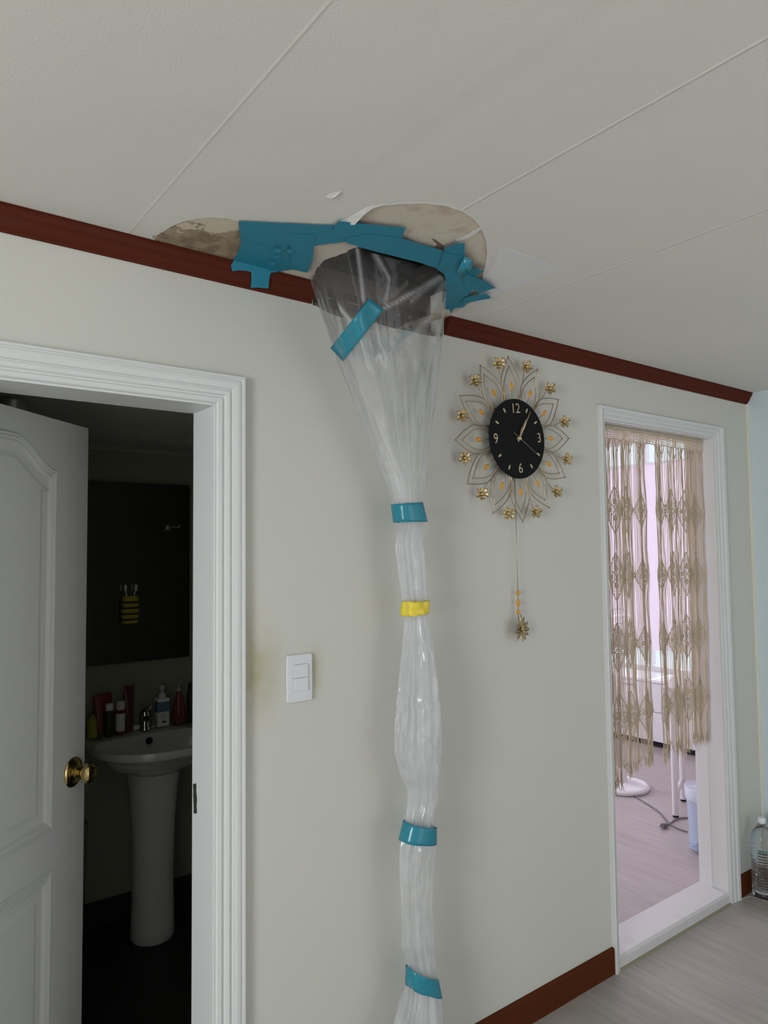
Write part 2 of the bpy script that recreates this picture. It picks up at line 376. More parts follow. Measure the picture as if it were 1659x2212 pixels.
def fill2d(polys, height):
    """2-D outlines (the later ones are holes) -> (verts, faces) with z from 0 to height"""
    cu = bpy.data.curves.new('outline', 'CURVE'); cu.dimensions = '2D'; cu.fill_mode = 'BOTH'
    cu.extrude = height/2
    for p in polys:
        sp = cu.splines.new('POLY'); sp.points.add(len(p)-1)
        for i, q in enumerate(p): sp.points[i].co = (q[0], q[1], 0, 1)
        sp.use_cyclic_u = True
    o = bpy.data.objects.new('outline', cu); COL.objects.link(o)
    bpy.context.view_layer.update()
    dg = bpy.context.evaluated_depsgraph_get(); me = bpy.data.meshes.new_from_object(o.evaluated_get(dg))
    v = [(a.co.x, a.co.y, a.co.z+height/2) for a in me.vertices]; f = [tuple(p.vertices) for p in me.polygons]
    bpy.data.objects.remove(o); bpy.data.curves.remove(cu); bpy.data.meshes.remove(me)
    return v, f

def text_vf(body, size, height, bold=0.0):
    cu = bpy.data.curves.new('glyphs', 'FONT'); cu.body = body; cu.size = size; cu.extrude = height/2
    cu.align_x = 'CENTER'; cu.align_y = 'CENTER'; cu.offset = bold
    o = bpy.data.objects.new('glyphs', cu); COL.objects.link(o); bpy.context.view_layer.update()
    dg = bpy.context.evaluated_depsgraph_get(); me = bpy.data.meshes.new_from_object(o.evaluated_get(dg))
    v = [tuple(a.co) for a in me.vertices]; f = [tuple(p.vertices) for p in me.polygons]
    bpy.data.objects.remove(o); bpy.data.curves.remove(cu); bpy.data.meshes.remove(me)
    return v, f

def tag(o, label, cat, group=None):
    o['label'] = label; o['category'] = cat
    if group: o['group'] = group
    return o
def struct(o): o['kind'] = 'structure'; return o
def thing(name, loc, label, cat, group=None, rz=0.0):
    o = bpy.data.objects.new(name, None); COL.objects.link(o); o.location = loc; o.rotation_euler = (0, 0, rz)
    o.empty_display_size = .05
    return tag(o, label, cat, group)
def lerp(a, b, t): return a+(b-a)*t
def interp(tab, x):
    if x <= tab[0][0]: return tab[0][1:]
    for a, b in zip(tab, tab[1:]):
        if x <= b[0]:
            t = (x-a[0])/(b[0]-a[0]); return tuple(lerp(p, q, t) for p, q in zip(a[1:], b[1:]))
    return tab[-1][1:]

# ------------------------------------------------------------------ the hall shell
CZ = 2.215            # ceiling height
XR = 3.337            # right wall
XL, YF = -2.30, -3.70
TW = 0.12             # thickness of the door wall
B0, B1, BZ = 0.140, 0.708, 1.863       # bathroom doorway
D0, D1, DZ = 2.233, 3.016, 1.982       # bedroom doorway

b = MB(); b.box((XL-.1, YF-.1, -.05), (XR+.12, 0.0, 0)); struct(b.build('floor', M['floor']))

b = MB()
for x0, x1, z0, z1 in ((XL-.1, B0, 0, 2.3), (B0, B1, BZ, 2.3), (B1, .985, 0, 2.3), (.985, 1.45, 0, 2.162), (1.45, D0, 0, 2.3), (D0, D1, DZ, 2.3), (D1, XR+.12, 0, 2.3)):
    b.box((x0, 0, z0), (x1, TW, z1))
wall_door = struct(b.build('wall_door_side', M['wall']))
b = MB(); b.box((XR, YF-.1, 0), (XR+.12, -0.0005, 2.3)); struct(b.build('wall_right', M['bluewall']))
b = MB()   # left wall with its window opening
for y0, y1, z0, z1 in ((YF-.1, -2.45, 0, 2.3), (-2.45, -1.05, 0, .82), (-2.45, -1.05, 1.84, 2.3), (-1.05, 0, 0, 2.3)):
    b.box((XL-.12, y0, z0), (XL, y1, z1))
struct(b.build('wall_left', M['wall']))
b = MB()
for x0, x1, z0, z1 in ((XL-.12, 1.30, 0, 2.3), (1.30, 3.20, 0, .08), (1.30, 3.20, 2.04, 2.3), (3.20, XR+.12, 0, 2.3)):
    b.box((x0, YF-.12, z0), (x1, YF, z1))
struct(b.build('wall_behind', M['wall']))
def window(name, mk, label=None):
    o = struct(mk.build(name, M['white'], bevel=.003)); return o
b = MB()
for y0, y1, z0, z1 in ((-2.45, -2.40, .82, 1.84), (-1.10, -1.05, .82, 1.84), (-1.775, -1.725, .87, 1.79), (-2.4, -1.1, .82, .87), (-2.4, -1.1, 1.79, 1.84)):
    b.box((XL-.09, y0, z0), (XL-.04, y1, z1))
struct(b.build('window_1', M['white']))
b = MB()
for x0, x1, z0, z1 in ((1.30, 1.35, .08, 2.04), (3.15, 3.20, .08, 2.04), (2.225, 2.275, .13, 1.99), (1.35, 3.15, .08, .13), (1.35, 3.15, 1.99, 2.04)):
    b.box((x0, YF-.09, z0), (x1, YF-.04, z1))
struct(b.build('window_2', M['white']))

# ---- ceiling: a papered sheet with a torn opening, a board behind it with a broken hole, a dark cavity above
def smooth_loop(pts, n=6):
    out = []; N = len(pts)
    for i in range(N):
        p0, p1, p2, p3 = [Vector(pts[(i+k-1) % N]) for k in range(4)]
        for j in range(n):
            t = j/n
            out.append(tuple(0.5*((2*p1)+(-p0+p2)*t+(2*p0-5*p1+4*p2-p3)*t*t+(-p0+3*p1-3*p2+p3)*t*t*t)))
    return out
def rough(pts, amp, freq=40, step=.004):
    out = []; N = len(pts)
    for i in range(N):
        a = Vector(pts[i]); c = Vector(pts[(i+1) % N]); L = (c-a).length; k = max(1, int(L/step))
        nrm = Vector((-(c-a).y, (c-a).x)).normalized() if L > 0 else Vector((0, 0))
        for j in range(k):
            p = a.lerp(c, j/k); out.append(tuple(p+nrm*amp*noise.noise(Vector((p.x*freq, p.y*freq, .3)))))
    return out
def cpx(*pts): return [tuple(onZ(p, CZ).xy) for p in pts]
HOLE = [(.99, .058), (.950, -.06), (.930, -.115), (.925, -.15), (.932, -.19), (.94, -.235), (.95, -.283), (1.0, -.288), (1.07, -.292),
        (1.16, -.288), (1.225, -.268), (1.27, -.220), (1.35, -.130), (1.40, -.05), (1.43, .058)]
tearL = cpx((357, 497), (376, 486), (402, 477), (450, 470), (492, 473), (520, 480)) # left peeled area
tearR = cpx((735, 486), (752, 482), (765, 468), (782, 456), (800, 450), (830, 443), (872, 439), (920, 438), (962, 443), (1000, 455), (1026, 472),
            (1043, 492), (1053, 520), (1055, 548), (1050, 575), (1043, 600), (1035, 640))
TEAR = [(.99, .056), (.985, -.006), (.535, -.006), tuple(onZ((337, 524), CZ).xy), (.536, -.045)]+tearL+[(.75, -.27), (.82, -.30)]+tearR+[(1.44, -.09), (1.46, -.006), (1.446, .056)]
TEARs = rough(TEAR, .004, 60, .008)
outer = [(XL-.1, YF-.1), (XR+.1, YF-.1), (XR+.1, .07), (XL-.1, .07)]
v, f = fill2d([outer, TEARs], .0016)
b = MB(); b.add([(x, y, CZ+z) for x, y, z in v], f); ceil = struct(b.build('ceiling', M['ceiling']))
v, f = fill2d([outer, rough(HOLE, .006, 55, .006)], .010)
b = MB(); b.add([(x, y, CZ+.0018+z) for x, y, z in v], f)
bd = b.build('plaster_board', M['board'], ceil); bd['label'] = 'bare tan plasterboard showing in the torn opening'
# peeled mouldy zone at the left, a skin just under the board
ml = [(.54, -.01), (.545, -.05)]+[(x+.004, y+.004) for x, y in tearL[:-1]]+[(.70, -.22), (.80, -.12), (.86, -.01)]
v, f = fill2d([rough(ml, .004, 50, .01)], .0006)
b = MB(); b.add([(x, y, CZ+.0010+z) for x, y, z in v], f)
o = b.build('peeled_skin', M['mould'], ceil); o['label'] = 'peeled brown mouldy board left of the blue tape'
# white frayed paper rim round the right part of the tear
ring = tearR[1:]
b = MB(); n = len(ring); vs = []
for i, p in enumerate(ring):
    c0 = Vector((.98, -.30)); d = (Vector(p)-c0).normalized(); t = i/(n-1)
    w = .004+.006*noise.noise(Vector((i*.9, 1, 0)))+.018*max(0, t-.75)/.25
    w = max(.0025, w)
    vs += [(p[0]-d.x*.003, p[1]-d.y*.003, CZ-.0004), (p[0]+d.x*w, p[1]+d.y*w, CZ-.0003), (p[0]+d.x*w, p[1]+d.y*w, CZ+.0005), (p[0]-d.x*.003, p[1]-d.y*.003, CZ+.0005)]
fs = []
for i in range(n-1):
    for k in range(4): fs.append((i*4+k, i*4+(k+1) % 4, (i+1)*4+(k+1) % 4, (i+1)*4+k))
fs += [(0, 1, 2, 3), tuple(reversed([(n-1)*4+k for k in range(4)]))]
b.add(vs, fs); o = b.build('torn_paper_rim', M['torn'], ceil); o['label'] = 'frayed white paper rim of the torn opening'
# the lilac-white triangular repair sheet
pp = cpx((1078, 534), (1100, 538), (1150, 556), (1212, 580), (1209, 586), (1150, 606), (1100, 625), (1050, 646), (1040, 640), (1042, 600), (1062, 580), (1074, 556))
v, f = fill2d([rough(pp, .0015, 60, .01)], .0007)
b = MB(); b.add([(x, y, CZ-.0008+z) for x, y, z in v], f)
o = b.build('repair_sheet', M['patch'], ceil); o['label'] = 'paler triangular paper scrap right of the opening'
# lifted paper flaps beside the opening
def flap(pts_px, lift, name, m, label):
    P = [onZ(p, CZ) for p in pts_px]; b = MB(); n = len(P)
    low = [Vector((p.x, p.y, CZ-lf)) for p, lf in zip(P, lift)]
    b.add(low+[p+Vector((0, 0, .0006)) for p in low], [tuple(range(n)), tuple(reversed(range(n, 2*n)))]+[(i, (i+1) % n, (i+1) % n+n, i+n) for i in range(n)])
    o = b.build(name, m, ceil); o['label'] = label
flap([(703, 424), (714, 417), (738, 412), (724, 420), (712, 425)], [.001, .001, .001, .005, .004], 'paper_blister', M['torn'], 'small lifted paper blister left of the opening')
flap([(733, 479), (757, 467), (792, 446), (830, 440), (804, 448), (786, 458), (766, 477), (752, 482)], [.001, .001, .0012, .001, .003, .006, .009, .004], 'paper_flap', M['torn'], 'curled paper flap at the edge of the opening')
# masking seam scrap across the bare board
pp = cpx((985, 520), (1012, 508), (1040, 490), (1044, 494), (1018, 512), (992, 524))
v, f = fill2d([rough(pp, .002, 80, .006)], .0008); b = MB(); b.add([(x, y, CZ+.0008+z) for x, y, z in v], f)
b.build('joint_paper', M['torn'], ceil)
pp = cpx((933, 517), (942, 520), (950, 527), (962, 533), (955, 540), (940, 535), (944, 528))
v, f = fill2d([rough(pp, .002, 90, .004)], .0008); b = MB(); b.add([(x, y, CZ+.0008+z) for x, y, z in v], f)
b.build('chipped_spot', M['rawwall'], ceil)
# cavity
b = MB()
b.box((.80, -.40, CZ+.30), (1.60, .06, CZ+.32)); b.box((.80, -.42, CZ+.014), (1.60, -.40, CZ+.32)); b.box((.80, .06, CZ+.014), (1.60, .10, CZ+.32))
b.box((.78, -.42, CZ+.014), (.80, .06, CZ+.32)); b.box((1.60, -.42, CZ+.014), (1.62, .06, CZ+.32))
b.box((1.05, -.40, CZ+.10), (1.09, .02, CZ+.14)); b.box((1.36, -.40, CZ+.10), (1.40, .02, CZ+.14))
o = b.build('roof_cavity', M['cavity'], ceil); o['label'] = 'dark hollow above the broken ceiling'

# ragged recess in the wall where the crown moulding is missing
b = MB(); b.box((.985, .055, 2.162), (1.45, TW, 2.3)); b.box((.985, .0005, 2.162), (1.45, .055, 2.1635)); o = b.build('broken_wall_recess', M['rawwall'], wall_door); o['label'] = 'broken brown plaster behind the missing crown moulding'
pl = [(.990, 2.170), (.990, 2.164)]+[(.979+i*.0476, 2.150+.008*noise.noise(Vector((i*.8, 0, 0)))) for i in range(1, 10)]+[(1.449, 2.158), (1.449, 2.166)]+[(1.455-i*.0476, 2.163+.008*noise.noise(Vector((i*.9, 3, 0)))) for i in range(1, 10)]
v, f = fill2d([pl], .001)
b = MB(); b.add([(x, -.0012+z, y) for x, y, z in v], f)
o = b.build('bare_plaster_strip', M['rawwall'], wall_door); o['label'] = 'raw brown plaster edge where the crown moulding is missing'

# ---- crown moulding, baseboards, corner strip
CP = [(0, 2.164), (-.004, 2.164), (-.0065, 2.168), (-.0065, 2.171), (-.0085, 2.173), (-.013, 2.177), (-.0165, 2.183), (-.0185, 2.190), (-.0205, 2.192),
      (-.0205, 2.1945), (-.023, 2.196), (-.0265, 2.200), (-.029, 2.206), (-.0295, 2.212), (-.0325, 2.2125), (-.0325, CZ), (0, CZ)]
def sweep_x(name, prof, x0, x1, m, cut=None):
    b = MB(); n = len(prof)
    b.add([(x0, y, z) for y, z in prof]+[(x1, y, z) for y, z in prof],
          [tuple(range(n)), tuple(reversed(range(n, 2*n)))]+[(i, (i+1) % n, (i+1) % n+n, i+n) for i in range(n)])
    return struct(b.build(name, m))
sweep_x('trim_1', CP, XL, .979, M['crown']); sweep_x('trim_2', CP, 1.455, XR, M['crown'])
BP = [(0, 0), (-.011, 0), (-.011, .082), (-.008, .088), (0, .089)]
sweep_x('baseboard_middle', BP, .781, 2.209, M['base']); sweep_x('baseboard_right_end', BP, 3.090, XR, M['base'])
b = MB(); b.box((XR-.011, -.011, .0), (XR-.0005, -.0005, 2.164)); struct(b.build('trim_3', mat('cream_caulk_strip', (.72, .71, .63), .6)))
b = MB(); b.box((XR-.011, YF, 0), (XR, -.012, .089)); struct(b.build('baseboard_right', M['base']))

# ---- door casings: a profile swept round three sides with mitred corners
def casing(name, x0, x1, zt, prof, wl=1.0, wt=1.0, wr=1.0, floor=0.0, m=None):
    """prof: (distance outwards from the opening, y); scaled per side"""
    b = MB(); n = len(prof); P = list(prof)
    rings = []
    rings.append([(x0-d*wl, y, floor) for d, y in P]); rings.append([(x0-d*wl, y, zt+d*wt) for d, y in P])
    rings.append([(x1+d*wr, y, zt+d*wt) for d, y in P]); rings.append([(x1+d*wr, y, floor) for d, y in P])
    vs = sum(rings, []); fs = [tuple(range(n)), tuple(reversed(range(3*n, 4*n)))]
    for r in range(3):
        for i in range(n): fs.append((r*n+i, r*n+(i+1) % n, (r+1)*n+(i+1) % n, (r+1)*n+i))
    b.add(vs, fs); return struct(b.build(name, m or M['white']))
prof1 = [(0, 0), (0, -.006), (.003, -.010), (.013, -.011), (.016, -.007), (.020, -.007), (.023, -.013), (.030, -.015), (.034, -.0145), (.036, -.011),
         (.038, -.0115), (.040, -.016), (.052, -.019), (.060, -.0185), (.062, -.0155), (.065, -.0155), (.067, -.019), (.073, -.019), (.075, -.015), (.075, 0)]
casing('trim_4', B0, B1, BZ, [(d*.96, y) for d, y in prof1])
prof2 = [(0, 0), (0, -.012), (.004, -.014), (.016, -.014), (.018, -.011), (.024, -.011), (.027, -.016), (.040, -.017), (.044, -.014), (.050, -.014), (.053, -.019), (.070, -.020), (.074, -.016), (.074, 0)]
casing('trim_5', D0, D1, DZ, prof2, wl=.33, wt=.66, wr=1.0)
# jamb linings and door stops
def lining(name, x0, x1, zt, y0, y1, stop, m):
    b = MB(); t = .006
    b.box((x0-.0, y0, 0), (x0+t, y1, zt)); b.box((x1-t, y0, 0), (x1, y1, zt)); b.box((x0+t, y0, zt-t), (x1-t, y1, zt))
    if stop:
        s0, s1, d = stop
        b.box((x0+t, s0, 0), (x0+t+d, s1, zt-t)); b.box((x1-t-d, s0, 0), (x1-t, s1, zt-t)); b.box((x0+t+d, s0, zt-t-d), (x1-t-d, s1, zt-t))
    return struct(b.build(name, m, bevel=.0012))
lining('trim_6', B0, B1, BZ, -.004, TW+.004, None, M['white'])
jam = lining('trim_7', D0, D1, DZ, -.004, TW+.004, (.062, .110, .010), M['white2'])
# strike plate chip on the bathroom jamb
b = MB(); pc = onX((421, 1722), B1-.0065)
b.prism(rough([(pc.y-.012, pc.z-.035), (pc.y+.006, pc.z-.04), (pc.y+.010, pc.z+.03), (pc.y-.008, pc.z+.036)], .004, 90, .004), B1-.0072, B1-.0058, axis='x')
o = b.build('chipped_strike_mark', M['dkgreen'], bpy.data.objects['trim_6']); o['label'] = 'dark chipped mark where the latch strikes'
# bedroom threshold
b = MB(); b.prism([(-.006, 0), (-.006, .036), (0.0, .046), (TW+.008, .046), (TW+.014, .040), (TW+.014, 0)], D0+.006, D1-.006, axis='x')
struct(b.build('trim_8', mat('worn_threshold_paint', (.66, .64, .65), .35, var=((.50, .49, .44), 5, .60, .75)), bevel=.0015))
b = MB(); b.prism([(-.016, 0), (-.016, .0008), (-.012, .004), (-.006, .005), (-.006, 0)], D0+.0, D1, axis='x')
struct(b.build('trim_9', mat('dirty_sealant', (.27, .25, .17), .7)))
b = MB(); b.prism([(0.0, 0), (0.0, .012), (TW, .012), (TW, 0)], B0+.006, B1-.006, axis='x'); struct(b.build('trim_10', M['white']))
# vinyl edge lip in the corner by the bottles
b = MB(); b.tube([(3.085, -.020, .003), (3.14, -.028, .003), (3.16, -.16, .003), (3.165, -.5, .003)], .003, 5); struct(b.build('trim_11', M['floor'], smooth=True))

# ------------------------------------------------------------------ bathroom
BY = 1.47
b = MB(); b.box((-.45, TW, -.05), (1.75, BY+.1, 0)); struct(b.build('floor_bathroom', M['tilefloor']))
b = MB(); b.box((-.45, TW, 1.985), (1.75, BY+.1, 2.05)); struct(b.build('ceiling_bathroom', mat('bathroom_ceiling', (.75, .75, .69), .5)))
b = MB(); b.box((-.45, BY, 0), (1.75, BY+.1, 1.985)); struct(b.build('wall_bathroom_back', M['tile']))
b = MB(); b.box((-.55, TW, 0), (-.45, BY+.1, 1.985)); struct(b.build('wall_bathroom_left', M['tile']))
b = MB(); b.box((1.75, TW, 0), (1.85, BY+.1, 1.985)); struct(b.build('wall_bathroom_right', M['tile']))
b = MB(); b.box((-.45, TW, 0), (B0, TW+.004, 1.985)); b.box((B1, TW, 0), (1.75, TW+.004, 1.985)); b.box((B0, TW, BZ), (B1, TW+.004, 1.985)); struct(b.build('wall_bathroom_door_side', M['tile']))
b = MB(); b.prism([(BY, 1.935), (BY-.012, 1.935), (BY-.02, 1.95), (BY-.05, 1.972), (BY-.055, 1.985), (BY, 1.985)], -.45, 1.75, axis='x')
struct(b.build('trim_12', mat('bathroom_cornice', (.36, .36, .32), .5)))
b = MB(); b.box((-.45, BY-.012, 0), (1.75, BY, .10)); struct(b.build('baseboard_bathroom', M['tilefloor']))

# door leaf, open inwards
ZL = 1.857
tip = onZ((191, 925.7), ZL); w0 = onZ((0, 871.7), ZL); ld = (tip-w0).normalized()
tL = (tip.y-(TW+.006))/ld.y; hinge = tip-ld*tL; LW = tL
leaf = bpy.data.objects.new('door_1', None); COL.objects.link(leaf); leaf.location = (hinge.x, hinge.y, 0)
leaf.rotation_euler = (0, 0, math.atan2(ld.y, ld.x)); struct(leaf)
# local frame: x along the leaf from hinge, y = thickness (front face y=0 faces the hall side), z up
b = MB(); b.box((0, 0, .012), (LW, .034, ZL)); b.build('leaf', M['door'], leaf, world=False)
def arch_path(x0, x1, z0, z1, rise):
    cx = (x0+x1)/2; pts = [(x1, z0), (x1, z1)]
    n = 22
    for i in range(1, n):
        t = i/n; x = lerp(x1, x0, t); u = 1-abs(2*t-1)
        pts.append((x, z1+rise*(0.5-0.5*math.cos(PI*min(1, u*1.12)))))
    pts += [(x0, z1), (x0, z0)]
    return pts
def panel_moulding(path, prof):
    """prof (inward offset, height off the face)"""
    b = MB(); N = len(path); n = len(prof); vs = []
    P = [Vector(p) for p in path]
    cen = sum(P, Vector((0, 0)))/N
    for i in range(N):
        a = (P[i]-P[i-1]).normalized(); c = (P[(i+1) % N]-P[i]).normalized()
        na = Vector((-a.y, a.x)); nc = Vector((-c.y, c.x)); m = (na+nc)
        m = m/max(.35, m.length_squared/2)
        if False: pass
        for d, h in prof: q = P[i]+m*d; vs.append((q.x, -h, q.y))
    fs = []
    for i in range(N):
        j = (i+1) % N
        for k in range(n-1): fs.append((i*n+k, i*n+k+1, j*n+k+1, j*n+k))
    b.add(vs, fs); return b
mp = [(-.002, 0), (0, .004), (.004, .0075), (.008, .0045), (.012, .0085), (.018, .005), (.022, .0075), (.028, .001), (.030, -.0001)]
xr_, xl_ = LW-.145, max(.03, LW-.512)
up = arch_path(xl_, xr_, .80, 1.722, .075); lo = [(xr_, .20), (xr_, .70), (xl_, .70), (xl_, .20)]
panel_moulding(up, mp).build('panel_moulding', M['door'], leaf, world=False)
panel_moulding(lo, mp).build('panel_moulding', M['door'], leaf, world=False)
def inset(path, d):
    P = [Vector(p) for p in path]; N = len(P); out = []
    for i in range(N):
        a = (P[i]-P[i-1]).normalized(); c = (P[(i+1) % N]-P[i]).normalized()
        m = Vector((-a.y-c.y, a.x+c.x)); m = m/max(.35, m.length_squared/2); out.append(tuple(P[i]+m*d))
    return out
for path in (up, lo):
    a = inset(path, .050); c = inset(path, .062); n = len(a); b = MB()
    b.add([(x, 0, z) for x, z in a]+[(x, -.004, z) for x, z in c], [tuple(reversed(range(n, 2*n)))]+[(i, (i+1) % n, (i+1) % n+n, i+n) for i in range(n)])
    b.build('raised_panel', M['door'], leaf, world=False)
kz, kx = .917, LW-.0535
b = MB(); b.lathe([(.0385, 0), (.0395, .003), (.036, .007), (.026, .010), (.015, .012), (.014, .016)], (kx, 0, kz), 32, (0, -1, 0))
ro = b.build('knob_rose', M['knob'], leaf, smooth=True, world=False, autosmooth=50)
b = MB(); b.lathe([(.011, .010), (.010, .022), (.012, .028), (.020, .034), (.0255, .042), (.0265, .050), (.024, .058), (.017, .062), (.0155, .0625), (.0155, .060), (.013, .060), (.0125, .063), (.003, .0635)], (kx, 0, kz), 32, (0, -1, 0))
kn = b.build('knob', M['knob'], leaf, smooth=True, world=False, autosmooth=50)
b = MB(); b.box((kx-.001, -.0642, kz-.004), (kx+.001, -.0632, kz+.004)); b.build('keyhole', M['hole'], leaf, world=False)

# washbasin on a pedestal
bx = 1.010
basin = thing('wash_basin', (bx, BY, 0), 'white ceramic pedestal wash basin in the dark bathroom', 'wash basin')
def basin_outline(s, t, n=56):
    """half-round front, straight back; s = scale, t = 0..1"""
    pts = []
    for k in range(n):
        an = 2*PI*k/n; c, s_ = math.cos(an), math.sin(an)
        x = .255*s*math.copysign(abs(c)**.85, c)
        y = -.225*s + .225*s*s_ if s_ > 0 else -.225*s + .235*s*s_
        if s_ > 0: y = -.225*s + .225*s*min(1, abs(s_)**.35)
        pts.append((x, y))
    return pts
RZ = .770
b = MB(); n = 56; levels = [(1.0, RZ-.028, 0), (1.012, RZ-.012, 0), (1.0, RZ, 0), (.965, RZ+.002, 0), (.93, RZ-.006, .0), (.86, RZ-.045, -.006), (.74, RZ-.085, -.022), (.50, RZ-.115, -.05), (.20, RZ-.125, -.07)]
vs = []; fs = []
deck = .12
for li, (s, z, oy) in enumerate(levels):
    for (x, y) in basin_outline(s, 0):
        yy = y
        if li >= 4: yy = -deck + (y)*(.47-deck)/.47*1.0
        vs.append((bx+x, BY-.003+min(yy, 0)+oy*.4, z))
for li in range(len(levels)-1):
    for k in range(n): k2 = (k+1) % n; fs.append((li*n+k, li*n+k2, (li+1)*n+k2, (li+1)*n+k))
fs.append(tuple((len(levels)-1)*n+k for k in range(n)))
o0 = len(vs)
und = [(1.0, RZ-.028, 0), (.955, RZ-.036, 0), (.80, RZ-.058, .03), (.62, RZ-.095, .06), (.42, RZ-.125, .09)]
for li, (s, z, oy) in enumerate(und):
    for (x, y) in basin_outline(1.0, 0):
        vs.append((bx+x*s, BY-.003+y*s-(1-s)*.21, z))
for li in range(len(und)-1):
    for k in range(n): k2 = (k+1) % n; fs.append((o0+li*n+k, o0+li*n+k2, o0+(li+1)*n+k2, o0+(li+1)*n+k))
fs.append(tuple(o0+(len(und)-1)*n+k for k in reversed(range(n))))
b.add(vs, fs); bowl = b.build('bowl', M['ceramic'], basin, smooth=True, autosmooth=50)
b = MB()
for z, r, yo in ((0, .082, 0), (.02, .085, 0), (.10, .080, 0), (.35, .078, -.005), (.55, .088, -.012), (.66, .105, -.02)):
    pass
pz = [(0, .080), (.015, .086), (.06, .083), (.25, .079), (.45, .084), (.58, .094), (.66, .108)]
vs = []; fs = []; n = 36
for z, r in pz:
    for k in range(n):
        an = 2*PI*k/n; vs.append((bx-.01+r*math.cos(an), BY-.21+r*1.0*math.sin(an), z))
for i in range(len(pz)-1):
    for k in range(n): k2 = (k+1) % n; fs.append((i*n+k, i*n+k2, (i+1)*n+k2, (i+1)*n+k))
fs += [tuple(reversed(range(n))), tuple((len(pz)-1)*n+k for k in range(n))]
b.add(vs, fs); b.build('pedestal', M['ceramic'], basin, smooth=True, autosmooth=50)
b = MB(); b.lathe([(.014, 0), (.014, .003), (.010, .004), (.0095, -.002)], (bx-.005, BY-deck-.020, RZ-.030), 20, (0, -1, .35)); b.build('overflow_hole', M['hole'], basin)
# tap
tapo = thing('basin_tap', (bx, BY-.07, RZ), 'chrome lever tap on the wash basin', 'tap')
b = MB(); b.lathe([(.026, 0), (.026, .006), (.021, .012), (.019, .05), (.022, .065), (.018, .075)], (bx, BY-.07, RZ+.001), 20)
b.tube([(bx, BY-.07, RZ+.045), (bx, BY-.12, RZ+.055), (bx, BY-.165, RZ+.045), (bx, BY-.175, RZ+.032)], [.014, .013, .011, .010], 10)
b.build('tap_body', M['chrome'], tapo, smooth=True, autosmooth=40)
b = MB(); b.tube([(bx, BY-.07, RZ+.075), (bx, BY-.085, RZ+.085), (bx, BY-.14, RZ+.105)], [.014, .010, .006], 10); b.build('lever', M['chrome'], tapo, smooth=True)

def bottle(name, x, y, z, prof, m, label, cat='bottle', group='toiletries on the wash basin', parts=()):
    t = thing(name, (x, y, z), label, cat, group)
    b = MB(); b.lathe(prof, (x, y, z), 20); b.build('container', m, t, smooth=True, autosmooth=40)
    for nm, pr, mm in parts:
        b = MB(); b.lathe(pr, (x, y, z), 20); b.build(nm, mm, t, smooth=True, autosmooth=40)
    return t
DZK = RZ+.003; DY = BY-.065
bottle('toiletry_bottle', .862, DY-.02, DZK, [(.020, 0), (.021, .004), (.021, .09), (.014, .10)], M['dkgreen'], 'short dark bottle with pale cap at the left end of the basin deck', parts=(('bottle_cap', [(.014, .10), (.015, .102), (.015, .125), (.013, .127)], M['cap']),))
bottle('toiletry_bottle', .908, DY-.015, DZK, [(.018, 0), (.019, .003), (.019, .088), (.014, .10)], M['cap'], 'small white bottle with a red band, left of the maroon tube', parts=(('bottle_cap', [(.016, .10), (.017, .102), (.017, .128), (.015, .130)], M['cap']), ('red_band', [(.0192, .082), (.0195, .083), (.0195, .094), (.017, .096)], M['red']), ('base_band', [(.0192, .0), (.0196, .001), (.0196, .011), (.019, .012)], M['red'])))
b = MB(); t = thing('squeeze_tube', (.945, DY, DZK), 'tall maroon squeeze tube standing on the basin deck', 'tube', 'toiletries on the wash basin')
vs = []; n = 16
for i, (rx, ry, z) in enumerate(((.016, .016, 0), (.017, .017, .02), (.019, .014, .06), (.022, .007, .14), (.0235, .0015, .178), (.0235, .0015, .185))):
    for k in range(n): an = 2*PI*k/n; vs.append((.945+rx*math.cos(an), DY+ry*math.sin(an), DZK+z))
fs = [tuple(reversed(range(n))), tuple(5*n+k for k in range(n))]+[(i*n+k, i*n+(k+1) % n, (i+1)*n+(k+1) % n, (i+1)*n+k) for i in range(5) for k in range(n)]
b.add(vs, fs); b.build('tube_body', M['maroon'], t, smooth=True, autosmooth=40)
b = MB(); t = thing('refill_pouch', (.845, DY+.03, DZK), 'red refill pouch standing behind the dark bottle', 'pouch', 'toiletries on the wash basin')
vs = []
for i, (rx, ry, z) in enumerate(((.030, .018, 0), (.034, .017, .02), (.034, .012, .08), (.036, .004, .140), (.036, .0012, .160))):
    for k in range(n): an = 2*PI*k/n; vs.append((.850+rx*math.cos(an), DY+.03+ry*math.sin(an), DZK+z))
fs = [tuple(reversed(range(n))), tuple(4*n+k for k in range(n))]+[(i*n+k, i*n+(k+1) % n, (i+1)*n+(k+1) % n, (i+1)*n+k) for i in range(4) for k in range(n)]
b.add(vs, fs); b.build('pouch_body', M['red'], t, smooth=True, autosmooth=40)
bottle('toiletry_bottle', .800, DY-.01, DZK, [(.018, 0), (.019, .003), (.019, .06), (.010, .085), (.009, .09)], M['lime'], 'yellow-green bottle half hidden by the open door')
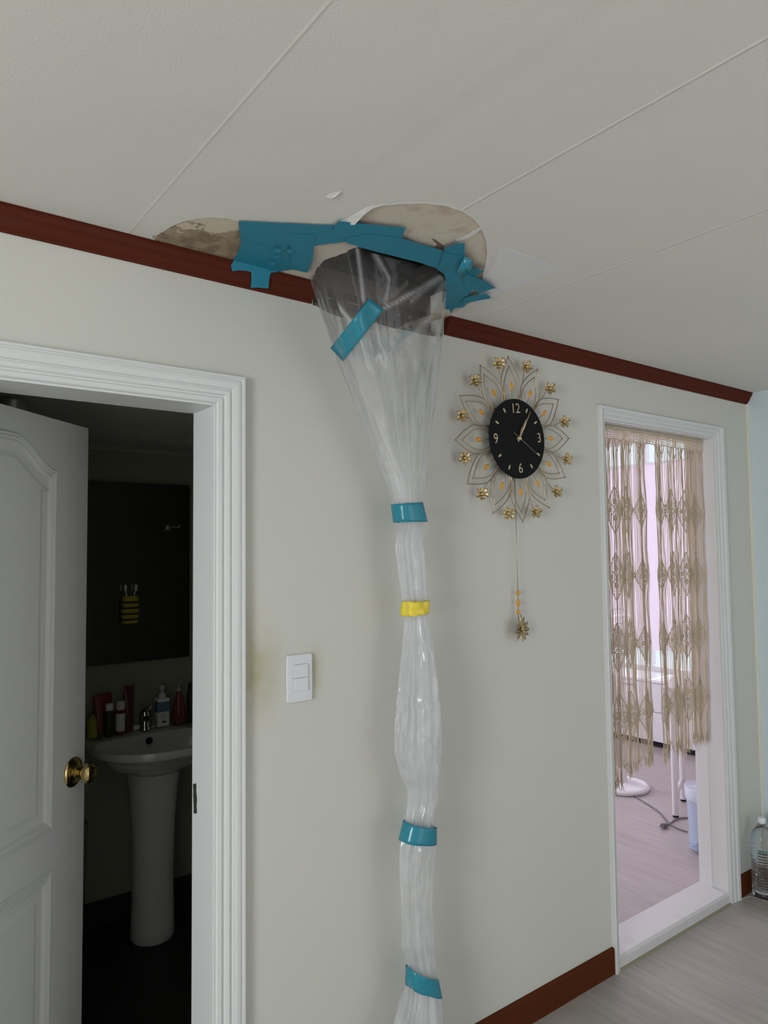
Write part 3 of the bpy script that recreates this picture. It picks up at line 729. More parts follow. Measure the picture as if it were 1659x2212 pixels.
# square pump dispenser
t = thing('pump_dispenser', (1.085, DY, DZK), 'square white pump dispenser with a blue label beside the tap', 'dispenser', 'toiletries on the wash basin')
b = MB(); b.box((1.059, DY-.02, DZK), (1.111, DY+.02, DZK+.118)); b.build('container', M['cap'], t, bevel=.005)
b = MB(); b.box((1.0585, DY-.0206, DZK+.058), (1.1115, DY+.0206, DZK+.108)); b.build('label', M['bluelabel'], t, bevel=.005)
b = MB(); b.box((1.078, DY-.0208, DZK+.018), (1.096, DY-.0203, DZK+.024)); b.build('printed_word', M['ink'], t)
b = MB()
for i in range(4): b.box((1.068, DY-.0208, DZK+.034+i*.005), (1.096, DY-.0203, DZK+.0355+i*.005))
o = b.build('printed_lines', M['greyplast'], t)
b = MB(); b.lathe([(.014, .118), (.015, .120), (.015, .134), (.012, .137), (.006, .139), (.006, .152), (.010, .155), (.010, .166), (.007, .170)], (1.085, DY, DZK), 18)
b.tube([(1.085, DY, DZK+.162), (1.073, DY-.028, DZK+.164), (1.072, DY-.032, DZK+.156)], .005, 8); b.build('pump', M['cap'], t, smooth=True, autosmooth=45)
bottle('liquid_bottle', 1.158, DY, DZK, [(.027, 0), (.029, .004), (.029, .05), (.024, .085), (.012, .125), (.009, .14)], M['amberliq'], 'reddish pump bottle right of the square dispenser', parts=(('pump', [(.011, .138), (.011, .150), (.005, .152), (.005, .165), (.012, .168), (.012, .176), (.008, .178)], M['greyplast']),))
bottle('toiletry_bottle', 1.215, DY, DZK, [(.020, 0), (.021, .004), (.021, .12), (.014, .14)], M['dkgreen'], 'dark bottle beside the door jamb at the right end of the basin', parts=(('bottle_cap', [(.013, .14), (.015, .142), (.015, .165), (.012, .168)], M['dkgreen']),))
b = MB(); b.box((.965, DY+.0, DZK), (.998, DY+.03, DZK+.018)); tag(b.build('soap_dish', M['cap'], bevel=.004), 'small white soap dish behind the tap', 'soap dish')

# mirror, toothbrush holder, hook, duct
mr = thing('wall_mirror', (1.0, BY-.02, 1.4), 'large frameless mirror above the wash basin', 'mirror')
b = MB(); b.box((.56, BY-.022, 1.045), (1.222, BY, 1.806)); b.build('mirror_backing', M['tile'], mr)
b = MB(); b.box((.562, BY-.025, 1.047), (1.220, BY-.022, 1.804)); b.build('mirror_glass', M['mirror'], mr)
hx, hy = .955, BY-.045
th = thing('toothbrush_holder', (hx, hy, 1.22), 'yellow striped toothbrush holder stuck on the mirror', 'toothbrush holder')
b = MB(); b.lathe([(.030, 1.212), (.034, 1.22), (.036, 1.26), (.034, 1.31), (.030, 1.325)], (hx, hy+.0, 0), 24, sy=.5); b.build('cup', M['bee'], th, smooth=True, autosmooth=40)
for z in (1.228, 1.252, 1.276, 1.300):
    b = MB(); b.lathe([(.0345, z-.004), (.0368, z-.003), (.0368, z+.003), (.0345, z+.004)], (hx, hy, 0), 24, sy=.5); b.build('black_stripe', M['ink'], th, smooth=True)
for dx, g in ((-.012, 'left'), (.012, 'right')):
    b = MB(); b.tube([(hx+dx, hy, 1.25), (hx+dx*1.3, hy, 1.33), (hx+dx*1.8, hy, 1.352)], .003, 6); b.box((hx+dx*1.8-.004, hy-.010, 1.348), (hx+dx*1.8+.004, hy, 1.372))
    tag(b.build('toothbrush', M['cap'], smooth=False), 'white toothbrush on the %s side of the striped holder' % g, 'toothbrush', 'toothbrushes in the striped holder')
hk = onY((362, 1140), BY-.03)
b = MB(); b.lathe([(.012, 0), (.013, .004), (.008, .008), (.006, .03)], (hk.x, BY-.026, hk.z), 16, (0, -1, 0)); b.tube([(hk.x, BY-.054, hk.z), (hk.x+.03, BY-.060, hk.z), (hk.x+.045, BY-.058, hk.z+.008)], .004, 8)
tag(b.build('suction_hook', M['chrome'], smooth=True, autosmooth=40), 'small chrome hook on the mirror right side', 'hook')
dp = onZ((28, 850), 1.93)
b = MB()
q0 = onY((24, 850), .80)
pr = []
for i in range(55): pr.append((.042+.0025*(i % 2), i*.006))
b.lathe(pr, (q0.x, .80, 1.65), 28); tag(b.build('vent_duct', M['alu'], smooth=True, autosmooth=60), 'shiny aluminium vent duct above the open bathroom door', 'duct')
b = MB(); b.lathe([(.035, 0), (.04, .01), (.052, .45), (.054, .46)], (.73, BY-.09, 0), 24); tag(b.build('waste_bin', M['tile'], smooth=True, autosmooth=40), 'dim slim bin left of the basin pedestal', 'bin')

# ------------------------------------------------------------------ light switch
sw = thing('light_switch', (.936, 0, 1.18), 'white two-gang light switch beside the bathroom door', 'light switch')
def rrect(x0, x1, z0, z1, r, n=6):
    out = []
    for cx, cz, a0 in ((x1-r, z1-r, 0), (x0+r, z1-r, PI/2), (x0+r, z0+r, PI), (x1-r, z0+r, 3*PI/2)):
        for i in range(n+1): a = a0+PI/2*i/n; out.append((cx+r*math.cos(a), cz+r*math.sin(a)))
    return out
b = MB(); b.prism(rrect(.898, .972, 1.119, 1.239, .006), -.009, 0); b.build('switch_plate', M['switch'], sw, bevel=.0022)
b = MB(); b.prism(rrect(.9155, .9575, 1.1455, 1.2145, .004), -.0095, -.008); b.build('rocker_recess', M['greyplast'], sw)
for z0, z1 in ((1.1803, 1.2138), (1.1462, 1.1797)):
    b = MB(); b.prism(rrect(.9162, .9568, z0, z1, .0022), -.0135, -.008); b.build('rocker', M['switch'], sw, bevel=.0012)

# ------------------------------------------------------------------ wall clock
CC = Vector((1.7415, -.030, 1.862)); TILT = math.radians(-5.5)
clock = thing('wall_clock', (CC.x, 0, CC.z), 'black faced wall clock with champagne wire petals and pendulum', 'clock')
def cp(ang, r, y=-.03):            # ang clockwise from the clock's own 12
    a = ang+TILT; return Vector((CC.x+r*math.sin(a), y, CC.z+r*math.cos(a)))
b = MB(); b.lathe([(.129, .0), (.1305, .001), (.1305, .004), (.129, .005)], (CC.x, -.028, CC.z), 96, (0, -1, 0)); face = b.build('dial', M['black'], clock, smooth=True, autosmooth=30)
b = MB(); b.lathe([(.05, 0), (.05, .027)], (CC.x, -.0005, CC.z), 40, (0, -1, 0)); b.build('movement_box', M['black'], clock)
YD = -.0335
def glyph(s_, ang, r, size):
    v, f = text_vf(s_, size, .0006, -.0002); c = cp(ang, r, YD); ca, sa = math.cos(-TILT), math.sin(-TILT)
    b = MB(); b.add([(c.x+(x*.95)*ca-y*sa, YD-z, c.z+(x*.95)*sa+y*ca) for x, y, z in v], f); b.build('numeral', M['gold'], face)
glyph('12', 0, .098, .046); glyph('3', PI/2, .103, .046); glyph('6', PI, .098, .046); glyph('9', -PI/2, .103, .046)
for h in (1, 2, 4, 5, 7, 8, 10, 11):
    a = h*PI/6; c = cp(a, .106); d = Vector((math.sin(a+TILT), math.cos(a+TILT))); p = Vector((d.y, -d.x)); pts = []
    for k in range(16):
        an = 2*PI*k/16; q = Vector((c.x, c.z))+d*.0085*math.cos(an)*(1 if abs(math.cos(an)) < .8 else 1)+p*.0032*math.sin(an); pts.append((q.x, q.y))
    b = MB(); b.prism(pts, YD-.0005, YD+.0004); b.build('hour_marker', M['gold'], face)
def hand(name, ang, r0, r1, w, y, m, leafy=False):
    d = Vector((math.sin(ang+TILT), math.cos(ang+TILT))); p = Vector((d.y, -d.x)); c = Vector((CC.x, CC.z))
    L = [(r0, w*.8), (0, w), (r1*.28, w*1.3), (r1*.45, w*2.1 if leafy else w), (r1*.62, w*1.0), (r1*.9, w*.5), (r1, w*.35)]
    pts = [tuple(c+d*r+p*h) for r, h in L]+[tuple(c+d*r-p*h) for r, h in reversed(L)]
    b = MB(); b.prism(pts, y-.0005, y); b.build(name, m, clock)
hand('hour_hand', math.radians(33), -.012, .075, .0024, -.0375, M['gold'], True)
hand('minute_hand', math.radians(36), -.014, .108, .0016, -.0400, M['gold'], True)
hand('second_hand', math.radians(125.5), -.036, .108, .0007, -.0425, M['wire'])
b = MB(); b.lathe([(.0065, 0), (.0065, .009), (.004, .012), (.001, .0125)], (CC.x, -.034, CC.z), 20, (0, -1, 0)); b.build('centre_pin', M['gold'], clock, smooth=True, autosmooth=40)
def petal_wire(ang, r0, r1, hw, y):
    pts = []
    for sgn in (1, -1):
        seq = []
        for i in range(25):
            t = i/24; r = lerp(r0, r1, t)
            # narrow root, full belly, ogee tip
            w = hw*(math.sin(PI*min(1, t*1.02))**1.0)*(1.12-.35*t)
            if t > .8: w = hw*.62*(1-((t-.8)/.2))**1.6*1.0 + 0*w
            w += hw*.10*(1-t)
            seq.append((r, sgn*w))
        if sgn == -1: seq = seq[::-1]
        pts += seq
    # smooth the width profile
    out = []
    N = len(pts)
    for i, (r, w) in enumerate(pts):
        ws = [pts[j][1] for j in range(max(0, i-2), min(N, i+3)) if (pts[j][1] >= 0) == (w >= 0)]
        ww = sum(ws)/len(ws) if 1 < i < N-2 and abs(i-24.5) > 2 else w
        a = ang+TILT; d = Vector((math.sin(a), 0, math.cos(a))); p = Vector((d.z, 0, -d.x))
        out.append(Vector((CC.x, y, CC.z))+d*r+p*ww)
    return out
def gem(c, d, s):
    p = Vector((d.z, 0, -d.x)); yv = Vector((0, 1, 0)); b = MB(); vs = []; n = 10
    for k in range(n):
        an = 2*PI*k/n; ca, sa = math.cos(an), math.sin(an); rr = 1/(abs(ca)**1.6+abs(sa)**1.6)**(1/1.6)
        vs.append(c+d*(s*1.45*ca*rr)+p*(s*.8*sa*rr))
    for k in range(n): vs.append(c+(vs[k]-c)*.55-yv*s*.42)
    vs.append(c+yv*s*.35)
    fs = [(k, (k+1) % n, (k+1) % n+n, k+n) for k in range(n)]+[tuple(range(n, 2*n))]+[(k, 2*n, (k+1) % n) for k in range(n)]
    b.add(vs, fs); return b
def add_wire_petals():
    for k in range(12):
        a = k*PI/6
        b = MB(); b.tube(petal_wire(a, .095, .273, .047, -.0245 if k % 2 else -.0225), .0018, 5, cap=True); b.build('wire_petal', M['wire'], clock, smooth=True)
        b = MB(); b.tube(petal_wire(a, .10, .241, .034, -.0215 if k % 2 else -.0205), .0016, 5, cap=True); b.build('inner_wire_petal', M['wire'], clock, smooth=True)
        b = MB(); b.tube([cp(a, .11, -.023), cp(a, .165, -.024)], .0010, 5); st = b.build('gem_stem', M['wire'], clock, smooth=True)
        d = Vector((math.sin(a+TILT), 0, math.cos(a+TILT)))
        gem(cp(a, .1735, -.026), d, .0105).build('gem', M['amber'], st)
def add_flowers():
    for k in range(12):
        a = (k+.5)*PI/6 + math.radians(2.0)
        c = cp(a, .250, -.030); d = Vector((math.sin(a+TILT), 0, math.cos(a+TILT)))
        b = MB(); b.tube([cp(a-.10, .105, -.018), cp(a-.03, .15, -.020), cp(a, .20, -.022), cp(a, .25, -.024)], .0011, 5); st = b.build('flower_stem', M['wire'], clock, smooth=True)
        q = Vector((0, 0, 1)).rotation_difference(Vector((-.30-.30*(c.x < CC.x)+random.uniform(-.12, .12), -1, random.uniform(-.2, .1))).normalized())
        off = random.uniform(0, 1.2)
        for j in range(5):
            an = off+2*PI*j/5; b = MB(); vs = []; nu, nv = 5, 7
            for iu in range(nu):
                u = iu/(nu-1)*.98+.02; w = .0017+.0062*math.sin(PI*min(1, u*.86))**.75 if u < .97 else .0040
                for iv in range(nv):
                    v_ = iv/(nv-1)*2-1
                    x = .003+u*.0190; y = v_*w; z = .002+.0040*u**1.3+.0022*v_*v_
                    vs.append(c+q @ Vector((x*math.cos(an)-y*math.sin(an), x*math.sin(an)+y*math.cos(an), z)))
            fs = [(iu*nv+iv, iu*nv+iv+1, (iu+1)*nv+iv+1, (iu+1)*nv+iv) for iu in range(nu-1) for iv in range(nv-1)]
            b.add(vs, fs); b.build('flower_petal', M['brassdk'], st, smooth=True, solid=.0007)
        b = MB(); b.sphere(c+q @ Vector((0, 0, .006)), .0062, n=14, m=10); b.build('flower_bead', M['knob'], st, smooth=True)
add_wire_petals(); add_flowers()
# pendulum
px_ = 1.739; b = MB(); b.tube([(px_-.003, -.020, 1.75), (px_, -.020, 1.50), (px_+.0008, -.020, 1.27)], .0012, 6); pen = b.build('pendulum_rod', M['wire'], clock, smooth=True)
for z, h in ((1.362, .009), (1.330, .012), (1.301, .009)):
    b = MB(); b.sphere((px_+.001, -.020, z-.001), .0068, (1, 1, h/.0068), 10, 8); b.build('pendulum_bead', M['amber'], pen, smooth=True, autosmooth=25)
fc = Vector((px_+.003, -.030, 1.246))
for j in range(11):
    an = 2*PI*j/11+.1; b = MB(); vs = []; nu, nv = 6, 3; L = random.uniform(.034, .046); q = Vector((0, 0, 1)).rotation_difference(Vector((.18, -1, .1)).normalized())
    lift = random.uniform(-.1, .55)
    for iu in range(nu):
        u = iu/(nu-1); w = .0068*math.sin(PI*(u*.92+.06))**.8
        for iv in range(nv):
            v_ = iv-1; x = .003+u*L; y = v_*w; z = lift*.018*u+.004*u*(1-u)*4*.5-.0015*abs(v_)
            vs.append(fc+q @ Vector((x*math.cos(an)-y*math.sin(an), x*math.sin(an)+y*math.cos(an), z)))
    fs = [(iu*nv+iv, iu*nv+iv+1, (iu+1)*nv+iv+1, (iu+1)*nv+iv) for iu in range(nu-1) for iv in range(nv-1)]
    b.add(vs, fs); b.build('pendulum_petal', M['brassdk'], pen, smooth=True, solid=.0008)
b = MB(); b.sphere(fc+Vector((-.003, -.006, 0)), .0055, n=12, m=8); b.build('pendulum_flower_bead', M['knob'], pen, smooth=True)

# ------------------------------------------------------------------ the plastic drain bag
EDGE = [(525, 663, 960), (600, 662, 961.5), (630, 667, 963.5), (656, 675, 962.5), (703, 695, 958), (752, 715, 953), (798, 735, 948), (841, 756, 944), (905, 779, 932), (963, 802, 925),
        (1018, 825, 919), (1056, 842, 914), (1085, 860, 909), (1105, 860, 911), (1127, 863, 914), (1177, 853.5, 915), (1227, 858.5, 920), (1301, 870, 924), (1344, 873.5, 924), (1395, 868.5, 935),
        (1478, 859.5, 945.5), (1562, 852, 954), (1629, 851, 955.5), (1679, 863.5, 952), (1712, 880, 947), (1746, 879.6, 945.5), (1776, 875, 938), (1800, 872, 938), (1833, 863, 944), (1896, 863, 937),
        (1959, 866, 934), (2011, 869, 935), (2046, 866, 938), (2084, 880.5, 940.7), (2110, 881, 943), (2147, 874, 950), (2188, 857.6, 955.7), (2212, 849, 957), (2500, 820, 980)]
LOOP = [(.940, -.052), (.915, -.10), (.885, -.18), (.880, -.235), (.90, -.275), (.95, -.268), (1.0, -.268), (1.06, -.276), (1.14, -.272), (1.20, -.262), (1.245, -.245),
        (1.285, -.205), (1.33, -.150), (1.38, -.090), (1.408, -.045), (1.40, -.016), (1.25, -.010), (1.10, -.010), (1.0, -.014), (.965, -.038)]
NT = 250
ls = smooth_loop([(x, y) for x, y in LOOP], 12)
def resample(pts, n):
    P = [Vector(p) for p in pts]; P.append(P[0]); L = [0]
    for a, c in zip(P, P[1:]): L.append(L[-1]+(c-a).length)
    out = []; j = 0
    for i in range(n):
        s = L[-1]*i/n
        while L[j+1] < s: j += 1
        t = (s-L[j])/max(1e-9, L[j+1]-L[j]); out.append(P[j].lerp(P[j+1], t))
    return out
loop = resample(ls, NT)
lc = Vector((1.13, -.13))
TIEZ = onY((885, 1106), -.10).z
def ring_at(z, layer):
    t = max(0, min(1, (CZ-.001-z)/(CZ-TIEZ)))         # 0 at ceiling, 1 at the first tie
    tt = t**.85
    pts = []
    hd = lerp(.125, .026, tt) if t < 1 else .026
    yc = lerp(-.135, -.10, tt)
    ypx = proj((1.2, yc, z))[1]
    xl, xr = interp(EDGE, ypx)
    if t >= 1:
        wpx = xr-xl; hd = max(.02, wpx/2/760*.62)
        if z < .12: hd *= 1+2*(.12-z)/.12
    for k in range(NT):
        p = loop[k]; an = math.atan2(p.y-lc.y, (p.x-lc.x))
        ux, uy = (p.x-lc.x)/.27, (p.y-lc.y)/.13
        cxn, cyn = math.cos(an), math.sin(an)
        m = min(1, t*1.25)
        sx_, sy_ = lerp(ux, cxn, m), lerp(uy, cyn, m)
        pts.append([sx_, sy_])
    # folds
    g = 1-.0*t
    for k in range(NT):
        an = 2*PI*k/NT; sx_, sy_ = pts[k]
        side = 0.5+0.5*math.cos(an-PI*1.0)       # stronger on one flank
        w = .07*t*math.sin(13*an+2*math.sin(3*z))+.10*t*noise.noise(Vector((math.cos(an)*2.6+layer*3, math.sin(an)*2.6, z*1.3)))
        w += .05*min(1, t*2.2)*(1-2*abs(noise.noise(Vector((math.cos(an)*5+layer*9, math.sin(an)*5, z*2.2+4)))*2))
        if t >= 1:
            w += .12*(0.5-abs(noise.noise(Vector((math.cos(an)*2.2+layer*5, math.sin(an)*2.2, z*13)))*1.6))+.07*noise.noise(Vector((math.cos(an)*5, math.sin(an)*5+layer, z*30)))
        pts[k] = (sx_*(1+w), sy_*(1+w*1.4))
    if layer:
        pts = [(x*(.72+.12*math.sin(z*9)), y*.66) for x, y in pts]
    # fit the width of the hanging film
    a = .05; c = 1.25
    ref = pts if not layer else None
    return pts, hd, yc, xl, xr
def solve(pts, hd, yc, z, xl, xr):
    a, c = .1, 1.2
    for _ in range(7):
        pr = [proj((c+a*x, yc+hd*y, z))[0] for x, y in pts]
        lo, hi = min(pr), max(pr); px1 = (proj((c+.01, yc, z))[0]-proj((c, yc, z))[0])/.01
        c += ((xl+xr)/2-(lo+hi)/2)/px1; a *= max(.5, min(2, 1+((xr-xl)-(hi-lo))/max(20, (hi-lo))*.9))
        a = max(.008, a)
    return a, c
NR = 340
TIE = None
for _z in (TIEZ-.001,):
    _p, _h, _y, _l, _r2 = None, None, None, 860, 911
    _L, _R = onY((861, 1105), -.10), onY((910, 1105), -.10); TIE = ((_L.x+_R.x)/2, (_R.x-_L.x)/2)
zs = []
ztop = CZ-.0015
for i in range(NR+1):
    t = i/NR; zs.append(ztop*(1-t)+.012*t)
bagv = []; bagf = []; gather = []; axis_pts = []; front = []
for layer in (0, 1):
    base = len(bagv); rows = 0; prev = None
    for i, z in enumerate(zs):
        pts, hd, yc, xl, xr = ring_at(z, layer)
        if layer:
            full, hd0, yc0, _, _ = ring_at(z, 0); a, c = solve(full, hd0, yc0, z, xl, xr)
            if z > CZ-.16: continue
        else:
            a, c = solve(pts, hd, yc, z, xl, xr); axis_pts.append((z, c, yc, a, hd))
        t = max(0, (CZ-z)/(CZ-TIEZ))
        if t < 1:                      # taut film: straight from the hole's outline to the first tie
            ring = []
            for k in range(NT):
                an = math.atan2((loop[k].y-lc.y)*1.6, loop[k].x-lc.x); q = Vector((TIE[0]+TIE[1]*math.cos(an), -.10+.026*math.sin(an)))
                s_ = .9 if layer else 1.0
                P = loop[k].lerp(q, t); C_ = Vector(lc).lerp(Vector((TIE[0], -.10)), t)
                ca, sa = math.cos(an), math.sin(an); left = max(0, -ca)
                amp = min(1, t*2.5)*(.45+.55*max(left, t*t))
                w = .035*math.sin(7*an+1.5*math.sin(2*z))*t**.8+(.055+.05*left)*amp*(1-2.2*abs(noise.noise(Vector((ca*3.1+layer*7, sa*3.1, z*.9)))))
                w += (.012+.045*left)*amp*(1-2.4*abs(noise.noise(Vector((ca*9+layer*3, sa*9, z*1.6)))))-.05*amp
                w += .045*min(1, t*8)*math.sin(PI*min(1, t*1.02))*noise.noise(Vector((ca*2.2, sa*2.2+layer, z*7)))
                P = C_+(P-C_)*s_*(1+w); ring.append(Vector((P.x, min(-.008, P.y), z)))
        else:
            ring = [Vector((c+a*x, min(-.006, yc+hd*y), z)) for x, y in pts]
        bagv += ring; per = a/.27
        for k in range(NT):
            an = 2*PI*k/NT
            lf = max(0, -(pts[k][0]))*.5 if t < 1 else 0
            left = max(0, -math.cos(math.atan2(loop[k].y-lc.y, loop[k].x-lc.x)))
            d = lerp(.014, .20, min(1, t**2.2))+.24*left**1.3*min(1, t*2)
            if t >= 1: d = .40
            if layer: d *= .55 if t < 1 else .9
            gather.append(min(.75, d))
        if rows:
            o = base+(rows-1)*NT
            for k in range(NT): k2 = (k+1) % NT; bagf.append((o+k, o+k2, o+NT+k2, o+NT+k))
        rows += 1
CREASES = [([(772, 533), (779, 590), (786, 650)], 4, .45), ([(810, 545), (826, 575), (841, 600), (836, 640), (832, 655)], 5, .28), ([(962, 592), (900, 628), (828, 668)], 4.5, .42),
           ([(962, 596), (925, 620), (890, 650)], 4, .34), ([(958, 612), (940, 650), (925, 690), (895, 722)], 8, .20), ([(668, 572), (705, 630), (762, 700)], 4.5, .60), ([(664, 590), (690, 650), (735, 730)], 9, .45),
           ([(695, 600), (722, 640), (726, 660)], 4, .25), ([(666, 610), (700, 700), (760, 850), (830, 1030)], 11, .45), ([(740, 780), (765, 850), (800, 930), (870, 1070)], 13, .38), ([(762, 790), (800, 880), (850, 990), (885, 1080)], 8, .26),
           ([(814, 698), (822, 745), (834, 768), (835, 800)], 2.5, .38), ([(780, 735), (790, 770), (797, 800)], 3, .34), ([(878, 700), (885, 725), (930, 690)], 4, .22), ([(812, 780), (822, 766), (834, 795)], 4, .40),
           ([(850, 745), (862, 775), (858, 800)], 4, .18), ([(948, 700), (940, 800), (928, 930), (912, 1060)], 6, .28), ([(935, 850), (915, 940), (905, 1050)], 4, .20), ([(884, 720), (905, 800), (915, 880)], 7, .14), ([(845, 640), (860, 628), (880, 610)], 2, .2)]
def seg_d(p, a, c):
    ax, ay = a; dx, dy = c[0]-ax, c[1]-ay; t = max(0, min(1, ((p[0]-ax)*dx+(p[1]-ay)*dy)/(dx*dx+dy*dy)))
    return math.hypot(p[0]-ax-t*dx, p[1]-ay-t*dy)
_ax = {round(z_, 5): (c_, y_) for z_, c_, y_, a_, h_ in axis_pts}
for i_ in range(len(zs)*NT):
    v_ = bagv[i_]
    if v_.z < TIEZ+.01: continue
    tt_ = (CZ-v_.z)/(CZ-TIEZ); ymid = lerp(-.13, -.10, tt_); xm = lerp(lc.x, TIE[0], tt_)
    if (v_.y-ymid)*.8+(v_.x-xm)*-.6*.5 > .01: continue       # front side of the film only
    q_ = proj(v_); add_ = 0
    for pl_, w_, a_ in CREASES:
        d_ = min(seg_d(q_, m_, n_) for m_, n_ in zip(pl_, pl_[1:]))
        if d_ < w_*2.5: add_ = max(add_, a_*math.exp(-(d_/w_)**2))
    if add_:
        gather[i_] = min(.8, gather[i_]+add_); bagv[i_] = v_+(CAM-v_).normalized()*.010*add_
bag = thing('plastic_drain_bag', (1.25, -.1, 0), 'long clear plastic sleeve hanging from the ceiling hole, tied at intervals', 'plastic bag')
b = MB(); b.add(bagv, bagf); film = b.build('film_sleeve', M['film'], bag, smooth=True)
at = film.data.attributes.new('gather', 'FLOAT', 'POINT'); at.data.foreach_set('value', gather)
bvh = BVHTree.FromPolygons([Vector(v) for v in bagv[:len(zs)*NT]], [f for f in bagf if max(f) < len(zs)*NT])

# tape bands round the sleeve
def band(name, tl, tr, br, bl, m, label, cat, group=None, flare=1.07, ncr=0.0, depth=.036):
    """a flattened hoop round the sleeve between the four corner sight lines"""
    b = MB(); n = 40; rows = 6; vs = []
    yc = -.10
    TLp, TRp, BRp, BLp = [onY(p, yc) for p in (tl, tr, br, bl)]
    for r in range(rows+1):
        t = r/rows; L = TLp.lerp(BLp, t); R = TRp.lerp(BRp, t); c = (L+R)/2; hx = (R.x-L.x)/2; dz = (R.z-L.z)/2
        for k in range(n):
            an = 2*PI*k/n; ca, sa = math.cos(an), math.sin(an)
            s = 1/(abs(ca)**2.6+abs(sa)**2.6)**(1/2.6)
            w = 1+ncr*noise.noise(Vector((ca*2, sa*2, t*2)))
            vs.append((c.x+hx*ca*s*w*.90, yc+depth*sa*s*w, c.z+dz*ca+.002*ncr*8*noise.noise(Vector((ca*3, sa*3, 7)))))
    fs = [(r*n+k, r*n+(k+1) % n, (r+1)*n+(k+1) % n, (r+1)*n+k) for r in range(rows) for k in range(n)]
    b.add(vs, fs); o = b.build(name, m, None, smooth=True, solid=.0006, autosmooth=60)
    return tag(o, label, cat, group)
G = 'teal tape bands round the plastic sleeve'
band('tape_band', (848.5, 1089), (909, 1086), (919.5, 1127.5), (853, 1128.5), M['tape2'], 'upper teal tape band where the funnel of the sleeve narrows', 'tape', G)
band('tape_band', (875, 1777), (939, 1783), (940, 1818), (864, 1819), M['tape2'], 'middle teal tape band, below the widest bulge of the sleeve', 'tape', G)
band('tape_band', (880, 2092), (943, 2109), (951, 2148), (879, 2133), M['tape2'], 'lowest teal tape band on the sleeve, slanting near the floor', 'tape', G, ncr=.04)
band('yellow_tie', (870, 1299), (922, 1296), (922, 1323), (871, 1331), M['yellow'], 'crumpled yellow tie halfway up the plastic sleeve', 'tie', ncr=.22, depth=.03)

# diagonal strip stuck on the funnel
corners = [(797.7, 644.7), (829.5, 669), (741, 780.7), (713.8, 751.8)]
b = MB(); vs = []; nu, nv = 16, 5
def film_dist(q):
    hit = bvh.ray_cast(CAM, ray(q).normalized()); return (hit[0]-CAM).length if hit[0] else None
grid = {}
for iu in range(nu+1):
    for iv in range(nv+1):
        u, v_ = iu/nu, iv/nv; a_, b_ = corners[0], corners[1]; c_, d_ = corners[2], corners[3]
        q = tuple(lerp(lerp(a_[k], d_[k], u), lerp(b_[k], c_[k], u), v_) for k in (0, 1)); grid[iu, iv] = [q, film_dist(q)]
for k in sorted(grid, key=lambda k: (k[0], -k[1])):
    if grid[k][1] is None: grid[k][1] = grid.get((k[0], k[1]+1), grid.get((k[0]-1, k[1]), [0, 1.5]))[1]
sm = {k: g[1] for k, g in grid.items()}
for _ in range(4):
    sm = {k: sum(sm[n] for n in ((k[0]-1, k[1]), (k[0]+1, k[1]), (k[0], k[1]-1), (k[0], k[1]+1), k) if n in sm)/sum(1 for n in ((k[0]-1, k[1]), (k[0]+1, k[1]), (k[0], k[1]-1), (k[0], k[1]+1), k) if n in sm) for k in sm}
for iu in range(nu+1):
    for iv in range(nv+1):
        q, raw = grid[iu, iv]; vs.append(CAM+ray(q).normalized()*(min(sm[iu, iv], raw)-.004))
fs = [(iu*(nv+1)+iv, iu*(nv+1)+iv+1, (iu+1)*(nv+1)+iv+1, (iu+1)*(nv+1)+iv) for iu in range(nu) for iv in range(nv)]
b.add(vs, fs); tag(b.build('tape_strip', M['tape2'], smooth=True, solid=.0006), 'diagonal teal tape strip patching the front of the clear funnel', 'tape', 'teal tape strips')

# tape on the ceiling; where a strip reaches the crown moulding it folds down over it
def clip(poly, fn):
    out = []
    for i in range(len(poly)):
        a, c = poly[i], poly[(i+1) % len(poly)]; fa, fc = fn(a), fn(c)
        if fa >= 0: out.append(a)
        if (fa >= 0) != (fc >= 0):
            t = fa/(fa-fc); out.append((lerp(a[0], c[0], t), lerp(a[1], c[1], t)))
    return out
def tape_px(poly, lvl, label, m=None, ro=.0012, curl=None, name='tape_strip', rest=None):
    z = CZ-.0012-.0011*lvl; yb = -.0345
    dense = []
    for i in range(len(poly)):
        a, c = poly[i], poly[(i+1) % len(poly)]; k = max(1, int(math.hypot(c[0]-a[0], c[1]-a[1])/9))
        for j in range(k):
            t = j/k; x, y = lerp(a[0], c[0], t), lerp(a[1], c[1], t)
            if j: x += 1.4*noise.noise(Vector((x*.11, y*.11, lvl))); y += 1.4*noise.noise(Vector((x*.11, y*.11, lvl+9)))
            dense.append((x, y))
    fn = lambda p: yb-onZ(p, z).y
    A = clip(dense, fn); B = clip(dense, lambda p: -fn(p)); b = MB()
    if len(A) > 2:
        v, f = fill2d([[tuple(onZ(p, z).xy) for p in A]], .0005); b.add([(x, y, z-.00025+q) for x, y, q in v], f)
    if len(B) > 2:
        # slanted plane in front of the moulding, from (yb, z) to (-.008, 2.164)
        s0 = Vector((0, yb-.0005*lvl, z)); s1 = Vector((0, -.0105-.0008*lvl, 2.160)); nrm = Vector((0, s1.z-s0.z, -(s1.y-s0.y)))
        P = []
        for p in B:
            d = ray(p); t = (s0-CAM).dot(nrm)/d.dot(nrm); q = CAM+d*t; P.append((q.x, (q.z-s0.z)))
        v, f = fill2d([P], .0005)
        b.add([(x, lerp(s0.y, s1.y, y/(s1.z-s0.z))-q, s0.z+y) for x, y, q in v], f)
    return tag(b.build(name, m or M['tape'], smooth=False), label, 'tape', 'teal tape strips')
